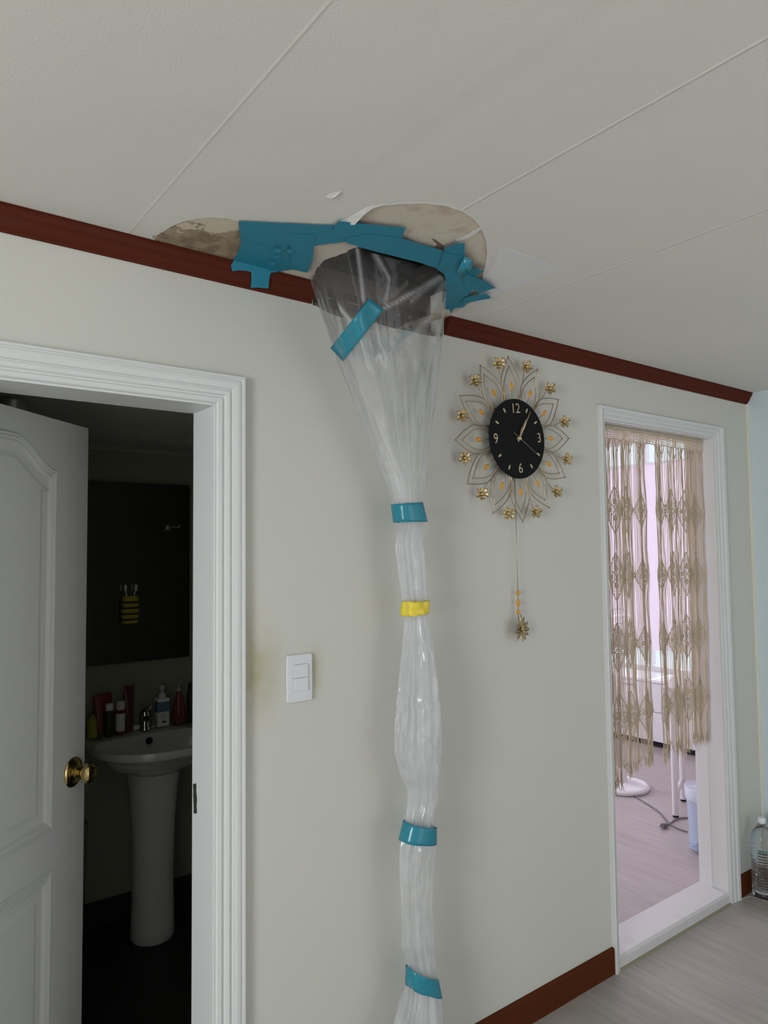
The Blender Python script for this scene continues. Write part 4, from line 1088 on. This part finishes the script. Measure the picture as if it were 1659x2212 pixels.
tape_px([(516, 480), (600, 482.5), (681, 507), (676, 560), (664, 589), (650, 586), (633, 582), (606, 586), (587, 589), (572, 592), (545, 588), (530.6, 584.7), (515, 584), (501.7, 586), (499, 573), (511, 551), (518, 535), (520.5, 521), (517, 500)], 0,
        'broad teal tape patch left of the sleeve, covering peeled plaster')
tape_px([(541.5, 580), (587, 580), (582, 598), (580, 623), (560, 621), (541.5, 621.6), (543, 604)], 1, 'short teal tape tab folded down over the brown crown moulding')
tape_px([(516, 478), (600, 482), (721, 487), (735, 490), (749, 522), (714, 526), (681, 531), (640, 531), (600, 528), (520, 521)], 2, 'long teal tape strip along the upper left edge of the hole')
tape_px([(630, 505), (681, 507), (676, 560), (664, 589), (632, 580), (626, 540)], 3, 'teal tape piece overlapping the patch at the left mouth of the sleeve')
tape_px([(733, 478), (800, 485), (877, 492), (868, 515), (876, 519), (820, 520), (750, 517), (720, 500), (722, 487)], 4, 'teal tape strip above the hole with a square torn end')
tape_px([(748, 514), (800, 505), (868, 515), (961, 543), (990, 558), (975, 598), (960, 592), (940, 578), (900, 565), (874, 559), (810, 543), (749, 525)], 5, 'long diagonal teal tape strip along the front edge of the hole')
tape_px([(960.7, 536), (987, 526), (1004, 526), (1003, 554), (1005, 600), (1000, 560), (960, 560)], 6, 'teal tape corner pointing up onto the bare board')
tape_px([(958, 545), (1003, 554), (1014, 575), (1020, 600), (1021, 625), (1007, 643), (1004, 661), (995, 664), (982, 666), (974, 676), (970, 668), (962.5, 669), (963.5, 630), (963, 606), (958, 588), (948, 576)], 7, 'broad teal tape piece along the right mouth of the sleeve')
tape_px([(998, 562), (1015, 574), (1030, 580), (1046, 586), (1025, 597), (1000, 604), (985, 590)], 8, 'teal tape strip ending in the upper torn point')
tape_px([(1003, 592), (1025, 596.6), (1039, 603), (1071, 621.5), (1052, 628), (1035, 633), (1021, 625), (1003, 620)], 9, 'teal tape strip ending in the longest torn point')
tape_px([(1004, 643), (1025, 638), (1050, 635), (1056, 638), (1061, 644), (1030, 650), (1004, 656), (995, 655)], 9, 'narrow teal tape sliver below the torn points')
# curled end of tape
P = [onZ(p, CZ-.012) for p in ((1003, 553.7), (1012, 557.5), (1023.6, 563), (1015.5, 575), (996, 587), (988, 576))]
lift = [.0, .0, .004, .010, .022, .010]
b = MB(); n = len(P); vs = [Vector((p.x, p.y, CZ-.012-l)) for p, l in zip(P, lift)]
b.add(vs, [(0, 1, 2), (0, 2, 3), (0, 3, 5), (3, 4, 5)]); tag(b.build('tape_strip', M['tape2'], smooth=True, solid=.0006), 'curled loose end of brighter teal tape right of the sleeve', 'tape', 'teal tape strips')
# small folded crumbs on the left patch
for p, s in (((600, 540), 7), ((627, 541), 6), ((597, 554), 6), ((588, 568), 5)):
    c = onZ(p, CZ-.006); b = MB(); q = .0011*s
    b.add([(c.x-q, c.y-q*.6, CZ-.0060), (c.x+q, c.y-q, CZ-.0060), (c.x+q*.7, c.y+q, CZ-.0095), (c.x-q*.9, c.y+q*.8, CZ-.0075)], [(0, 1, 2, 3)])
    o = b.build('tape_crease', M['tape'], None, solid=.0006)
    par = [x for x in COL.objects if x.get('label', '').startswith('teal tape piece overlapping')][0]; o.parent = par; o['label'] = 'small torn crease in the tape'

# ------------------------------------------------------------------ bedroom
BX, BYF = 5.25, 3.4; BCZ = 2.50
b = MB(); b.box((1.86, TW, -.05), (BX+.12, BYF+.1, 0)); struct(b.build('floor_bedroom', M['bedfloor']))
b = MB(); b.box((1.86, 0.13, BCZ), (BX+.12, BYF+.1, BCZ+.05)); struct(b.build('ceiling_bedroom', M['outside']))
b = MB()
for x0, x1, z0, z1 in ((1.86, 2.12, 0, BCZ), (2.12, 3.68, 0, .78), (2.12, 3.68, 2.12, BCZ), (3.68, BX+.12, 0, BCZ)): b.box((x0, BYF, z0), (x1, BYF+.1, z1))
struct(b.build('wall_bedroom_back', M['pinkwall']))
b = MB()
for x0, x1, z0, z1 in ((2.12, 2.17, .78, 2.12), (3.63, 3.68, .78, 2.12), (2.88, 2.92, .83, 2.07), (2.17, 3.63, .78, .83), (2.17, 3.63, 2.07, 2.12)): b.box((x0, BYF+.02, z0), (x1, BYF+.07, z1))
struct(b.build('added_window_4', M['white2']))  # unseen window added to let fill light on to bedroom floor and jamb
b = MB(); b.box((1.86, TW, 0), (1.92, BYF, BCZ)); struct(b.build('wall_bedroom_left', M['pinkwall']))
b = MB(); b.box((XR+.12, 0.0, 0), (BX+.12, TW, BCZ)); b.box((1.92, TW, 0), (D0, TW+.004, BCZ)); b.box((D1, TW, 0), (XR+.12, TW+.004, BCZ)); b.box((D0, TW, DZ), (D1, TW+.004, BCZ)); struct(b.build('wall_bedroom_door_side', M['pinkwall']))
b = MB()
for y0, y1, z0, z1 in ((TW, .70, 0, BCZ), (.70, 2.9, 0, .50), (.70, 2.9, 2.42, BCZ), (2.9, BYF, 0, BCZ)):
    b.box((BX, y0, z0), (BX+.12, y1, z1))
struct(b.build('wall_bedroom_right', M['pinkwall']))
b = MB()
for y0, y1, z0, z1 in ((.70, .75, .5, 2.42), (2.85, 2.9, .5, 2.42), (1.78, 1.82, .55, 2.37), (.75, 2.85, .5, .54), (.75, 2.85, 2.38, 2.42)):
    b.box((BX+.03, y0, z0), (BX+.08, y1, z1))
struct(b.build('window_3', M['white2']))
# pink fabric blind on a rail
bl = thing('fabric_blind', (5.18, 1.75, 2.18), 'translucent lilac pink fabric blind over the bedroom window', 'blind')
b = MB(); vs = []; N = 90; rows = 8
for r in range(rows+1):
    z = lerp(2.18, .69, r/rows)
    for i in range(N+1):
        y = lerp(.62, 2.95, i/N); vs.append((5.185+.008*math.sin(i*.9)+.004*math.sin(i*.37+r*.2), y, z))
fs = [(r*(N+1)+i, r*(N+1)+i+1, (r+1)*(N+1)+i+1, (r+1)*(N+1)+i) for r in range(rows) for i in range(N)]
b.add(vs, fs); b.build('fabric', M['blind'], bl, smooth=True)
b = MB(); b.tube([(5.185, .6, 2.185), (5.185, 2.97, 2.185)], .010, 10); b.build('rail', M['plast'], bl)
# low white drawer chest under the window
ch = thing('drawer_chest', (5.05, 1.7, 0), 'low white drawer chest under the bedroom window', 'chest')
b = MB(); b.box((4.915, .60, .045), (5.235, 2.95, .485)); b.build('carcass', M['furn'], ch)
b = MB(); b.box((4.900, .585, .485), (5.24, 2.965, .505)); b.build('chest_top', M['plast'], ch, bevel=.003)
b = MB(); b.box((4.94, .62, 0), (5.22, 2.93, .045)); b.build('gap_shade', M['gap'], ch)  # black box: shade of the gap under the chest, put into its colour
for i in range(3):
    y0 = .605+i*.782
    for z0, z1 in ((.05, .262), (.27, .48)):
        b = MB(); b.box((4.900, y0, z0), (4.915, y0+.774, z1)); dr = b.build('drawer', M['furn'], ch, bevel=.002)
        b = MB(); b.tube([(4.900, y0+.32, z1-.03), (4.885, y0+.33, z1-.03), (4.885, y0+.45, z1-.03), (4.900, y0+.46, z1-.03)], .004, 6); b.build('drawer_handle', M['greyplast'], dr, smooth=True)
# small white table behind the doorway
L1 = Vector((3.74, .674, 0)); L2 = Vector((4.01, .787, 0))
tb = thing('side_table', (3.9, .9, 0), 'small white tube-leg table in the bedroom', 'table')
dv = (L2-L1); nv_ = Vector((-dv.y, dv.x, 0)).normalized()*-.36
legs = [L1, L2, L1+nv_, L2+nv_]
if True:
    for P in legs:
        b = MB(); b.tube([P+Vector((0, 0, .012)), P+Vector((0, 0, .70))], .0165, 16); lg = b.build('leg', M['plast'], tb, smooth=True, autosmooth=40)
        b = MB(); b.lathe([(.014, 0), (.016, .002), (.016, .013)], P, 14); b.build('leg_foot', M['gap'], lg)
for a, c in ((0, 1), (2, 3)):
    b = MB(); b.tube([legs[a]+Vector((0, 0, .125)), legs[c]+Vector((0, 0, .125))], .015, 10); b.build('cross_bar', M['plast'], tb, smooth=True)
b = MB(); cs = [L1-dv*.15-nv_*.12, L2+dv*.15-nv_*.12, L2+dv*.15+nv_*1.12, L1-dv*.15+nv_*1.12]
b.add([(p.x, p.y, .70) for p in cs]+[(p.x, p.y, .722) for p in cs], [(3, 2, 1, 0), (4, 5, 6, 7), (0, 1, 5, 4), (1, 2, 6, 5), (2, 3, 7, 6), (3, 0, 4, 7)]); b.build('table_top', M['plast'], tb, bevel=.003)
# pedal bin
bc = Vector((3.477, .335, 0))
pb = thing('pedal_bin', bc, 'pale blue plastic pedal bin behind the bedroom door jamb', 'bin')
b = MB(); b.lathe([(.085, 0), (.090, .004), (.100, .27), (.104, .285), (.104, .30), (.098, .30), (.096, .28), (.085, .01), (.001, .01)], bc, 40); b.build('bin_body', M['bin'], pb, smooth=True, autosmooth=40)
b = MB(); b.lathe([(.1045, .245), (.107, .25), (.1085, .285), (.1075, .304), (.1025, .3055), (.097, .300)], bc, 40); b.build('bin_liner', M['bag'], pb, smooth=True, autosmooth=50)
pd = Vector((-.85, .20, 0)).normalized(); b = MB(); q0 = bc+pd*.085
b.box((q0.x-.035, q0.y-.02, .018), (q0.x+.01, q0.y+.025, .028)); b.box((q0.x-.035, q0.y-.02, .045), (q0.x+.01, q0.y+.025, .055)); b.build('pedal', M['bin'], pb, bevel=.004)
# fan base with cord
fcn = Vector((3.93, 1.16, 0))
fan = thing('standing_fan', fcn, 'standing fan with round white base and grey pole behind the curtain', 'fan')
b = MB(); b.lathe([(.160, 0), (.170, .004), (.172, .018), (.165, .026), (.155, .029), (.15, .027), (.10, .032), (.045, .045), (.036, .07), (.032, .11), (.026, .125)], fcn, 48); b.build('fan_base', M['plast'], fan, smooth=True, autosmooth=35)
b = MB(); b.tube([fcn+Vector((0, 0, .12)), fcn+Vector((0, 0, .62))], .013, 14); b.build('fan_pole', M['greyplast'], fan, smooth=True)
b = MB(); b.tube([fcn+Vector((0, 0, .55)), fcn+Vector((0, 0, .80))], .019, 14); b.build('fan_neck', M['plast'], fan, smooth=True)
b = MB(); hc = fcn+Vector((0, .02, .93)); b.lathe([(.05, -.02), (.07, .02), (.07, .10), (.04, .13)], hc, 24, (0, 1, 0)); b.build('fan_motor', M['plast'], fan, smooth=True, autosmooth=40)
b = MB()
for r in (.05, .10, .15, .19):
    b.tube([hc+Vector((r*math.cos(2*PI*k/32), -.03-.02*(1-r/.19), r*math.sin(2*PI*k/32))) for k in range(32)], .002, 5, closed=True)
for k in range(36):
    a = 2*PI*k/36; b.tube([hc+Vector((.03*math.cos(a), -.05, .03*math.sin(a))), hc+Vector((.19*math.cos(a), -.03, .19*math.sin(a))), hc+Vector((.17*math.cos(a), .04, .17*math.sin(a)))], .0012, 4)
b.build('fan_guard', M['plast'], fan, smooth=True)
def floor_path(pts, z=.005): return [onZ(p, z) for p in pts]
def smooth_path(P, n=6):
    out = []
    for i in range(len(P)-1):
        p0, p1, p2, p3 = P[max(0, i-1)], P[i], P[i+1], P[min(len(P)-1, i+2)]
        for j in range(n):
            t = j/n; out.append(0.5*((2*p1)+(-p0+p2)*t+(2*p0-5*p1+4*p2-p3)*t*t+(-p0+3*p1-3*p2+p3)*t*t*t))
    out.append(P[-1]); return out
b = MB(); b.tube(smooth_path(floor_path([(1370, 1719), (1400, 1738), (1425, 1755), (1445, 1778), (1465, 1790), (1485, 1797)])), .0036, 6)
b.build('power_cord', M['cable'], fan, smooth=True)
b = MB(); b.tube(smooth_path(floor_path([(1497, 1767), (1475, 1767), (1458, 1771), (1447, 1779), (1439, 1784)])), .0036, 6)
b.build('power_cord', M['cable'], fan, smooth=True)
b = MB(); pg = onZ((1431, 1785), .012); pq = onZ((1441, 1782), .012); b.tube([pq, pg.lerp(pq, .5), pg], [.008, .014, .015], 12)
dq = (pg-pq).normalized(); sd = Vector((-dq.y, dq.x, 0))
plug = b.build('power_plug', M['cable'], fan, smooth=True, autosmooth=50)
for s_ in (1, -1):
    b = MB(); b.tube([pg+sd*.008*s_, pg+dq*.022+sd*.008*s_], .0022, 6); b.build('plug_pin', M['chrome'], plug)

# ------------------------------------------------------------------ macrame curtain in the bedroom doorway
CY = .040
cur = thing('macrame_curtain', (2.65, CY, 1.96), 'cream macrame string curtain with lace diamonds hanging in the bedroom doorway', 'curtain')
rodz = 1.968
b = MB(); b.tube([(D0+.008, CY, rodz-.004), (D1-.008, CY, rodz-.004)], .006, 10); b.build('curtain_rod', M['plast'], cur, smooth=True)
def cz(p): return onY(p, CY).z
def cx(p): return onY(p, CY).x
# each lace column: (sight x at rows, half width) -> 3-D centre line; two panels with a gap between
LCOL = [cx((q, 1240)) for q in (1331, 1357, 1386)]; RCOL = [cx((q, 1240)) for q in (1429, 1454, 1482, 1508)]
XA, XB = 2.262, cx((1402, 1200)); XC, XD = cx((1418, 1200)), 2.996
ROWS = [1.650, 1.392, 1.130, .865]
ztopc = rodz-.006; zhead = rodz-.045
def end_z(x):
    t = (x-XA)/(XD-XA); return lerp(.655, .690, t)+.012*math.sin(x*33)+(-.05 if x < 2.36 else 0)
def fold_y(x, z):
    return CY+.005*math.sin(x*52)+.003*math.sin(x*91+z*2)*min(1, (rodz-z)*3)
def squeeze(x, z, cols, row_amp=.007):
    """strings draw together between the lace rows"""
    return x
panels = ((XA, XB, LCOL, 'left'), (XC, XD, RCOL, 'right'))
def lace_width(z):
    """0 between rows, 1 at the middle of a lace diamond"""
    m = 0
    for zr in ROWS: m = max(m, 1-abs(z-zr)/.092)
    return max(0, m)
def taper(x, z): return x-(rodz-z)*.022*max(0, (x-XC)/(XD-XC))
def make_panel(x0, x1, cols, side):
    pan = MB(); lace = MB(); tas = MB(); rows_ = [(MB(), MB()) for _ in ROWS]
    N = int((x1-x0)/.0047); rr = .00150
    for i in range(N+1):
        u = i/N; xb = lerp(x0, x1, u)
        # bunch neighbouring strings towards fold ridges so some places are solid and some open
        xs = xb+.0045*math.sin(xb*118+1.3)+.0020*math.sin(xb*271)
        xs = max(x0, min(x1, xs)); jit = random.uniform(-.0012, .0012); ph = random.uniform(0, 6)
        ze = end_z(xs)+random.uniform(-.022, .022); pts = []
        nz_ = 26
        for j in range(nz_+1):
            z = lerp(zhead, ze+.03, j/nz_); cxn = min(cols, key=lambda c: abs(c-xs)); w = lace_width(z)
            x = taper(xs+jit+(xs-cxn)*.20*(w-.55)*1.0+.0018*math.sin(z*9+ph), z)
            lean = (rodz-z)*.006
            pts.append(Vector((x, fold_y(xs, z)+random.uniform(-.0015, .0015), z)))
        pan.tube(pts, rr, 3, cap=False)
        e = pts[-1]; 
        for k in range(2):
            tas.tube([e, e+Vector((random.uniform(-.004, .004), random.uniform(-.003, .003), -.018)), e+Vector((random.uniform(-.007, .007), random.uniform(-.005, .005), -.036-random.uniform(0, .012)))], [.0013, .0016, .0011], 3, cap=False)
    pts_mb = lace
    for ci, c in enumerate(cols):
        for ri, zr in enumerate(ROWS):
            lace, lobes = rows_[ri]
            hw = .047 if ri < 3 else .056; hh = .092; zc = zr+random.uniform(-.006, .006); cc = c+random.uniform(-.004, .004)
            yo = lambda x, z: fold_y(x, z)-.0022
            def S(x, z): 
                x = max(x0-.004, min(x1+.004, x)); return Vector((taper(x, z), yo(x, z), z))
            # outline: double beaded cord
            out = [(0, hh), (hw*.35, hh*.62), (hw, 0), (hw*.35, -hh*.62), (0, -hh), (-hw*.35, -hh*.62), (-hw, 0), (-hw*.35, hh*.62)]
            dense = []
            for a, d in zip(out, out[1:]+out[:1]):
                for j in range(5): dense.append((lerp(a[0], d[0], j/5), lerp(a[1], d[1], j/5)))
            lace.tube([S(cc+p[0], zc+p[1]) for p in dense], .0021, 4, closed=True)
            # square net
            def wid(dz):
                t = abs(dz)/hh; return hw*(1-t/.62*.65) if t < .62 else hw*.35*(1-(t-.62)/.38)
            z = -hh+.006
            while z < hh:
                w = wid(z)
                if w > .004: lace.tube([S(cc-w+2*w*q/4, zc+z) for q in range(5)], .00105, 3, cap=False)
                z += .0078
            x = -hw+.006
            while x < hw:
                zz = [q for q in [(-hh+hh*2*k/40) for k in range(41)] if wid(q) > abs(x)]
                if len(zz) > 1: lace.tube([S(cc+x, zc+lerp(zz[0], zz[-1], q/4)) for q in range(5)], .0011, 3, cap=False)
                x += .0068
            # four solid lobes and the X knot
            for dx, dz, sx_, sz_ in ((0, .032, .0062, .011), (0, -.032, .0062, .011), (-.020, 0, .0062, .008), (.020, 0, .0062, .008)):
                n = 14; p3 = [S(cc+dx+sx_*math.cos(2*PI*k/n), zc+dz+sz_*math.sin(2*PI*k/n)) for k in range(n)]
                lobes.add([p+Vector((0, -.0014, 0)) for p in p3]+[p+Vector((0, .0008, 0)) for p in p3], [tuple(range(n)), tuple(reversed(range(n, 2*n)))]+[(k, (k+1) % n, (k+1) % n+n, k+n) for k in range(n)])
                lobes.tube([p+Vector((0, -.0014, 0)) for p in p3], .0015, 4, closed=True)
            for s_ in (1, -1): lobes.tube([S(cc-.016*s_, zc-.022)+Vector((0, -.002, 0)), S(cc, zc)+Vector((0, -.003, 0)), S(cc+.016*s_, zc+.022)+Vector((0, -.002, 0))], .0018, 4)
    lace = pts_mb
    # small lace points under the heading
    k = x0+.02
    while k < x1:
        for r in range(5):
            w = .015*(1-r/5); 
            lace.tube([Vector((k-w, fold_y(k-w, 1.9)-.002, zhead-.006-r*.008)), Vector((k+w, fold_y(k+w, 1.9)-.002, zhead-.006-r*.008))], .0011, 3)
        for s_ in (-1, 1): lace.tube([Vector((k+s_*.017, fold_y(k, 1.9)-.002, zhead)), Vector((k, fold_y(k, 1.9)-.002, zhead-.046))], .0018, 3)
        k += .046
    p = pan.build('hanging_cords', M['cord'], cur, smooth=True); p['kind'] = 'stuff'; p['label'] = 'cords of the %s half of the curtain' % side
    lace.build('lace_edging', M['cord'], cur, smooth=True)
    for q_, (lm, ob) in enumerate(rows_):
        l = lm.build('lace_row', M['cord'], cur, smooth=True); l['label'] = '%s row of lace diamonds on the %s half' % (('top', 'second', 'third', 'bottom')[q_], side)
        o = ob.build('lace_motifs', M['cord'], l, smooth=False); o['kind'] = 'stuff'
    t = tas.build('tassel_fringe', M['cord'], p, smooth=True); t['kind'] = 'stuff'
for a in panels: make_panel(*a)
# heading band: open crochet
hb = MB()
x = XA; xe = XD
k = 0
for r in range(5):
    z = ztopc-.003-r*.0088
    hb.tube([Vector((lerp(XA, XD, q/60), fold_y(lerp(XA, XD, q/60), 1.95)*.6+CY*.4-.004, z+.0015*math.sin(q*1.3+r))) for q in range(61)], .0024 if r in (0, 4) else .0013, 5)
while x < xe:
    hb.tube([Vector((x, fold_y(x, 1.95)*.6+CY*.4-.004, ztopc)), Vector((x+random.uniform(-.003, .003), fold_y(x, 1.95)*.6+CY*.4-.004, zhead))], random.choice((.0012, .0016, .0024)), 4)
    x += .0092
hb.box((XA, CY-.0075, ztopc-.001), (XD, CY+.0075, ztopc+.010))
hb.build('heading_band', M['cord'], cur, smooth=False)

# ------------------------------------------------------------------ water bottles in the corner
def pet_bottle(x, y, label, lab=False, rot=0.0):
    t = thing('water_bottle', (x, y, 0), label, 'bottle', 'water bottles stacked in the hall corner')
    R = .047; prof = [(.030, .0), (.043, .003), (R, .012)]
    z = .02
    while z < .205:
        prof += [(R, z), (R-.0022, z+.004), (R, z+.008)]; z += .0115
    prof += [(R, .215), (R-.001, .235), (R-.004, .255), (R-.013, .278), (.022, .295), (.0145, .304), (.0135, .312), (.0135, .318)]
    n = 40; vs = []; c = Vector((x, y, 0))
    for r, zz in prof:
        for k in range(n):
            an = 2*PI*k/n; rr = r*(1+(.012*math.sin(an*10) if .21 < zz < .28 else 0))
            vs.append(c+Vector((rr*math.cos(an), rr*math.sin(an), zz)))
    fs = [(i*n+k, i*n+(k+1) % n, (i+1)*n+(k+1) % n, (i+1)*n+k) for i in range(len(prof)-1) for k in range(n)]
    fs.append(tuple(reversed(range(n)))); fs.append(tuple((len(prof)-1)*n+k for k in range(n)))
    b = MB(); b.add(vs, fs); b.build('bottle_body', M['pet'], t, smooth=True, autosmooth=35)
    b = MB(); b.lathe([(.0155, .312), (.0165, .314), (.0165, .330), (.015, .334), (.001, .334)], c, 24); b.build('bottle_cap', M['cap'], t, smooth=True, autosmooth=40)
    return t, c, R
p1 = onZ((1640, 1934), 0)
bt = []
X0, Y0 = 3.188, -.067
bA = pet_bottle(X0, Y0, 'clear plastic water bottle nearest the bedroom door casing')
bB = pet_bottle(X0+.082, Y0-.080, 'clear water bottle behind the first, against the right wall')
bC = pet_bottle(X0-.012, Y0-.105, 'clear water bottle with a round pale label at the photo edge')
def arc_print(name, t, c, R, a0, a1, z0, z1, m, n=8, tilt=0.0):
    b = MB(); vs = []
    for i in range(n+1):
        a = lerp(a0, a1, i/n); dz = tilt*(i/n)
        for z in (z0+dz, z1+dz): vs.append(c+Vector(((R+.0008)*math.cos(a), (R+.0008)*math.sin(a), z)))
    b.add(vs, [(2*i, 2*i+2, 2*i+3, 2*i+1) for i in range(n)]); return b.build(name, m, t, smooth=True, solid=.0004)
base_a = math.atan2(CAM.y-Y0, CAM.x-X0)
arc_print('printed_dot', bA[0], bA[1], .047, base_a-.30, base_a-.12, .197, .207, M['teal'])
for q in range(6): arc_print('printed_lettering', bA[0], bA[1], .047, base_a-.04+q*.13, base_a+.04+q*.13, .198, .205, M['teal'], 3)
# round label on the front bottle
c = bC[1]; a0 = math.atan2(CAM.y-c.y, CAM.x-c.x); b = MB(); vs = []; n = 28; rings = [0, .33, .66, 1]
for rr in rings:
    for k in range(n):
        an = 2*PI*k/n; s_ = rr*.036*math.cos(an)/.049; vs.append(c+Vector((.0488*math.cos(a0-.1+s_), .0488*math.sin(a0-.1+s_), .108+rr*.042*math.sin(an))))
b.add(vs, [(i*n+k, i*n+(k+1) % n, (i+1)*n+(k+1) % n, (i+1)*n+k) for i in range(3) for k in range(n)]); lb = b.build('round_label', M['label'], bC[0], smooth=True, solid=.0005)
for q in range(3):
    a1 = a0-.55+q*.22
    b = MB()
    for s_ in (1, -1):
        b.tube([c+Vector((.0496*math.cos(a1), .0496*math.sin(a1), .112-.008*s_)), c+Vector((.0496*math.cos(a1+.13), .0496*math.sin(a1+.13), .112+.008*s_))], .0012, 4)
    b.build('teal_character', M['teal'], lb)
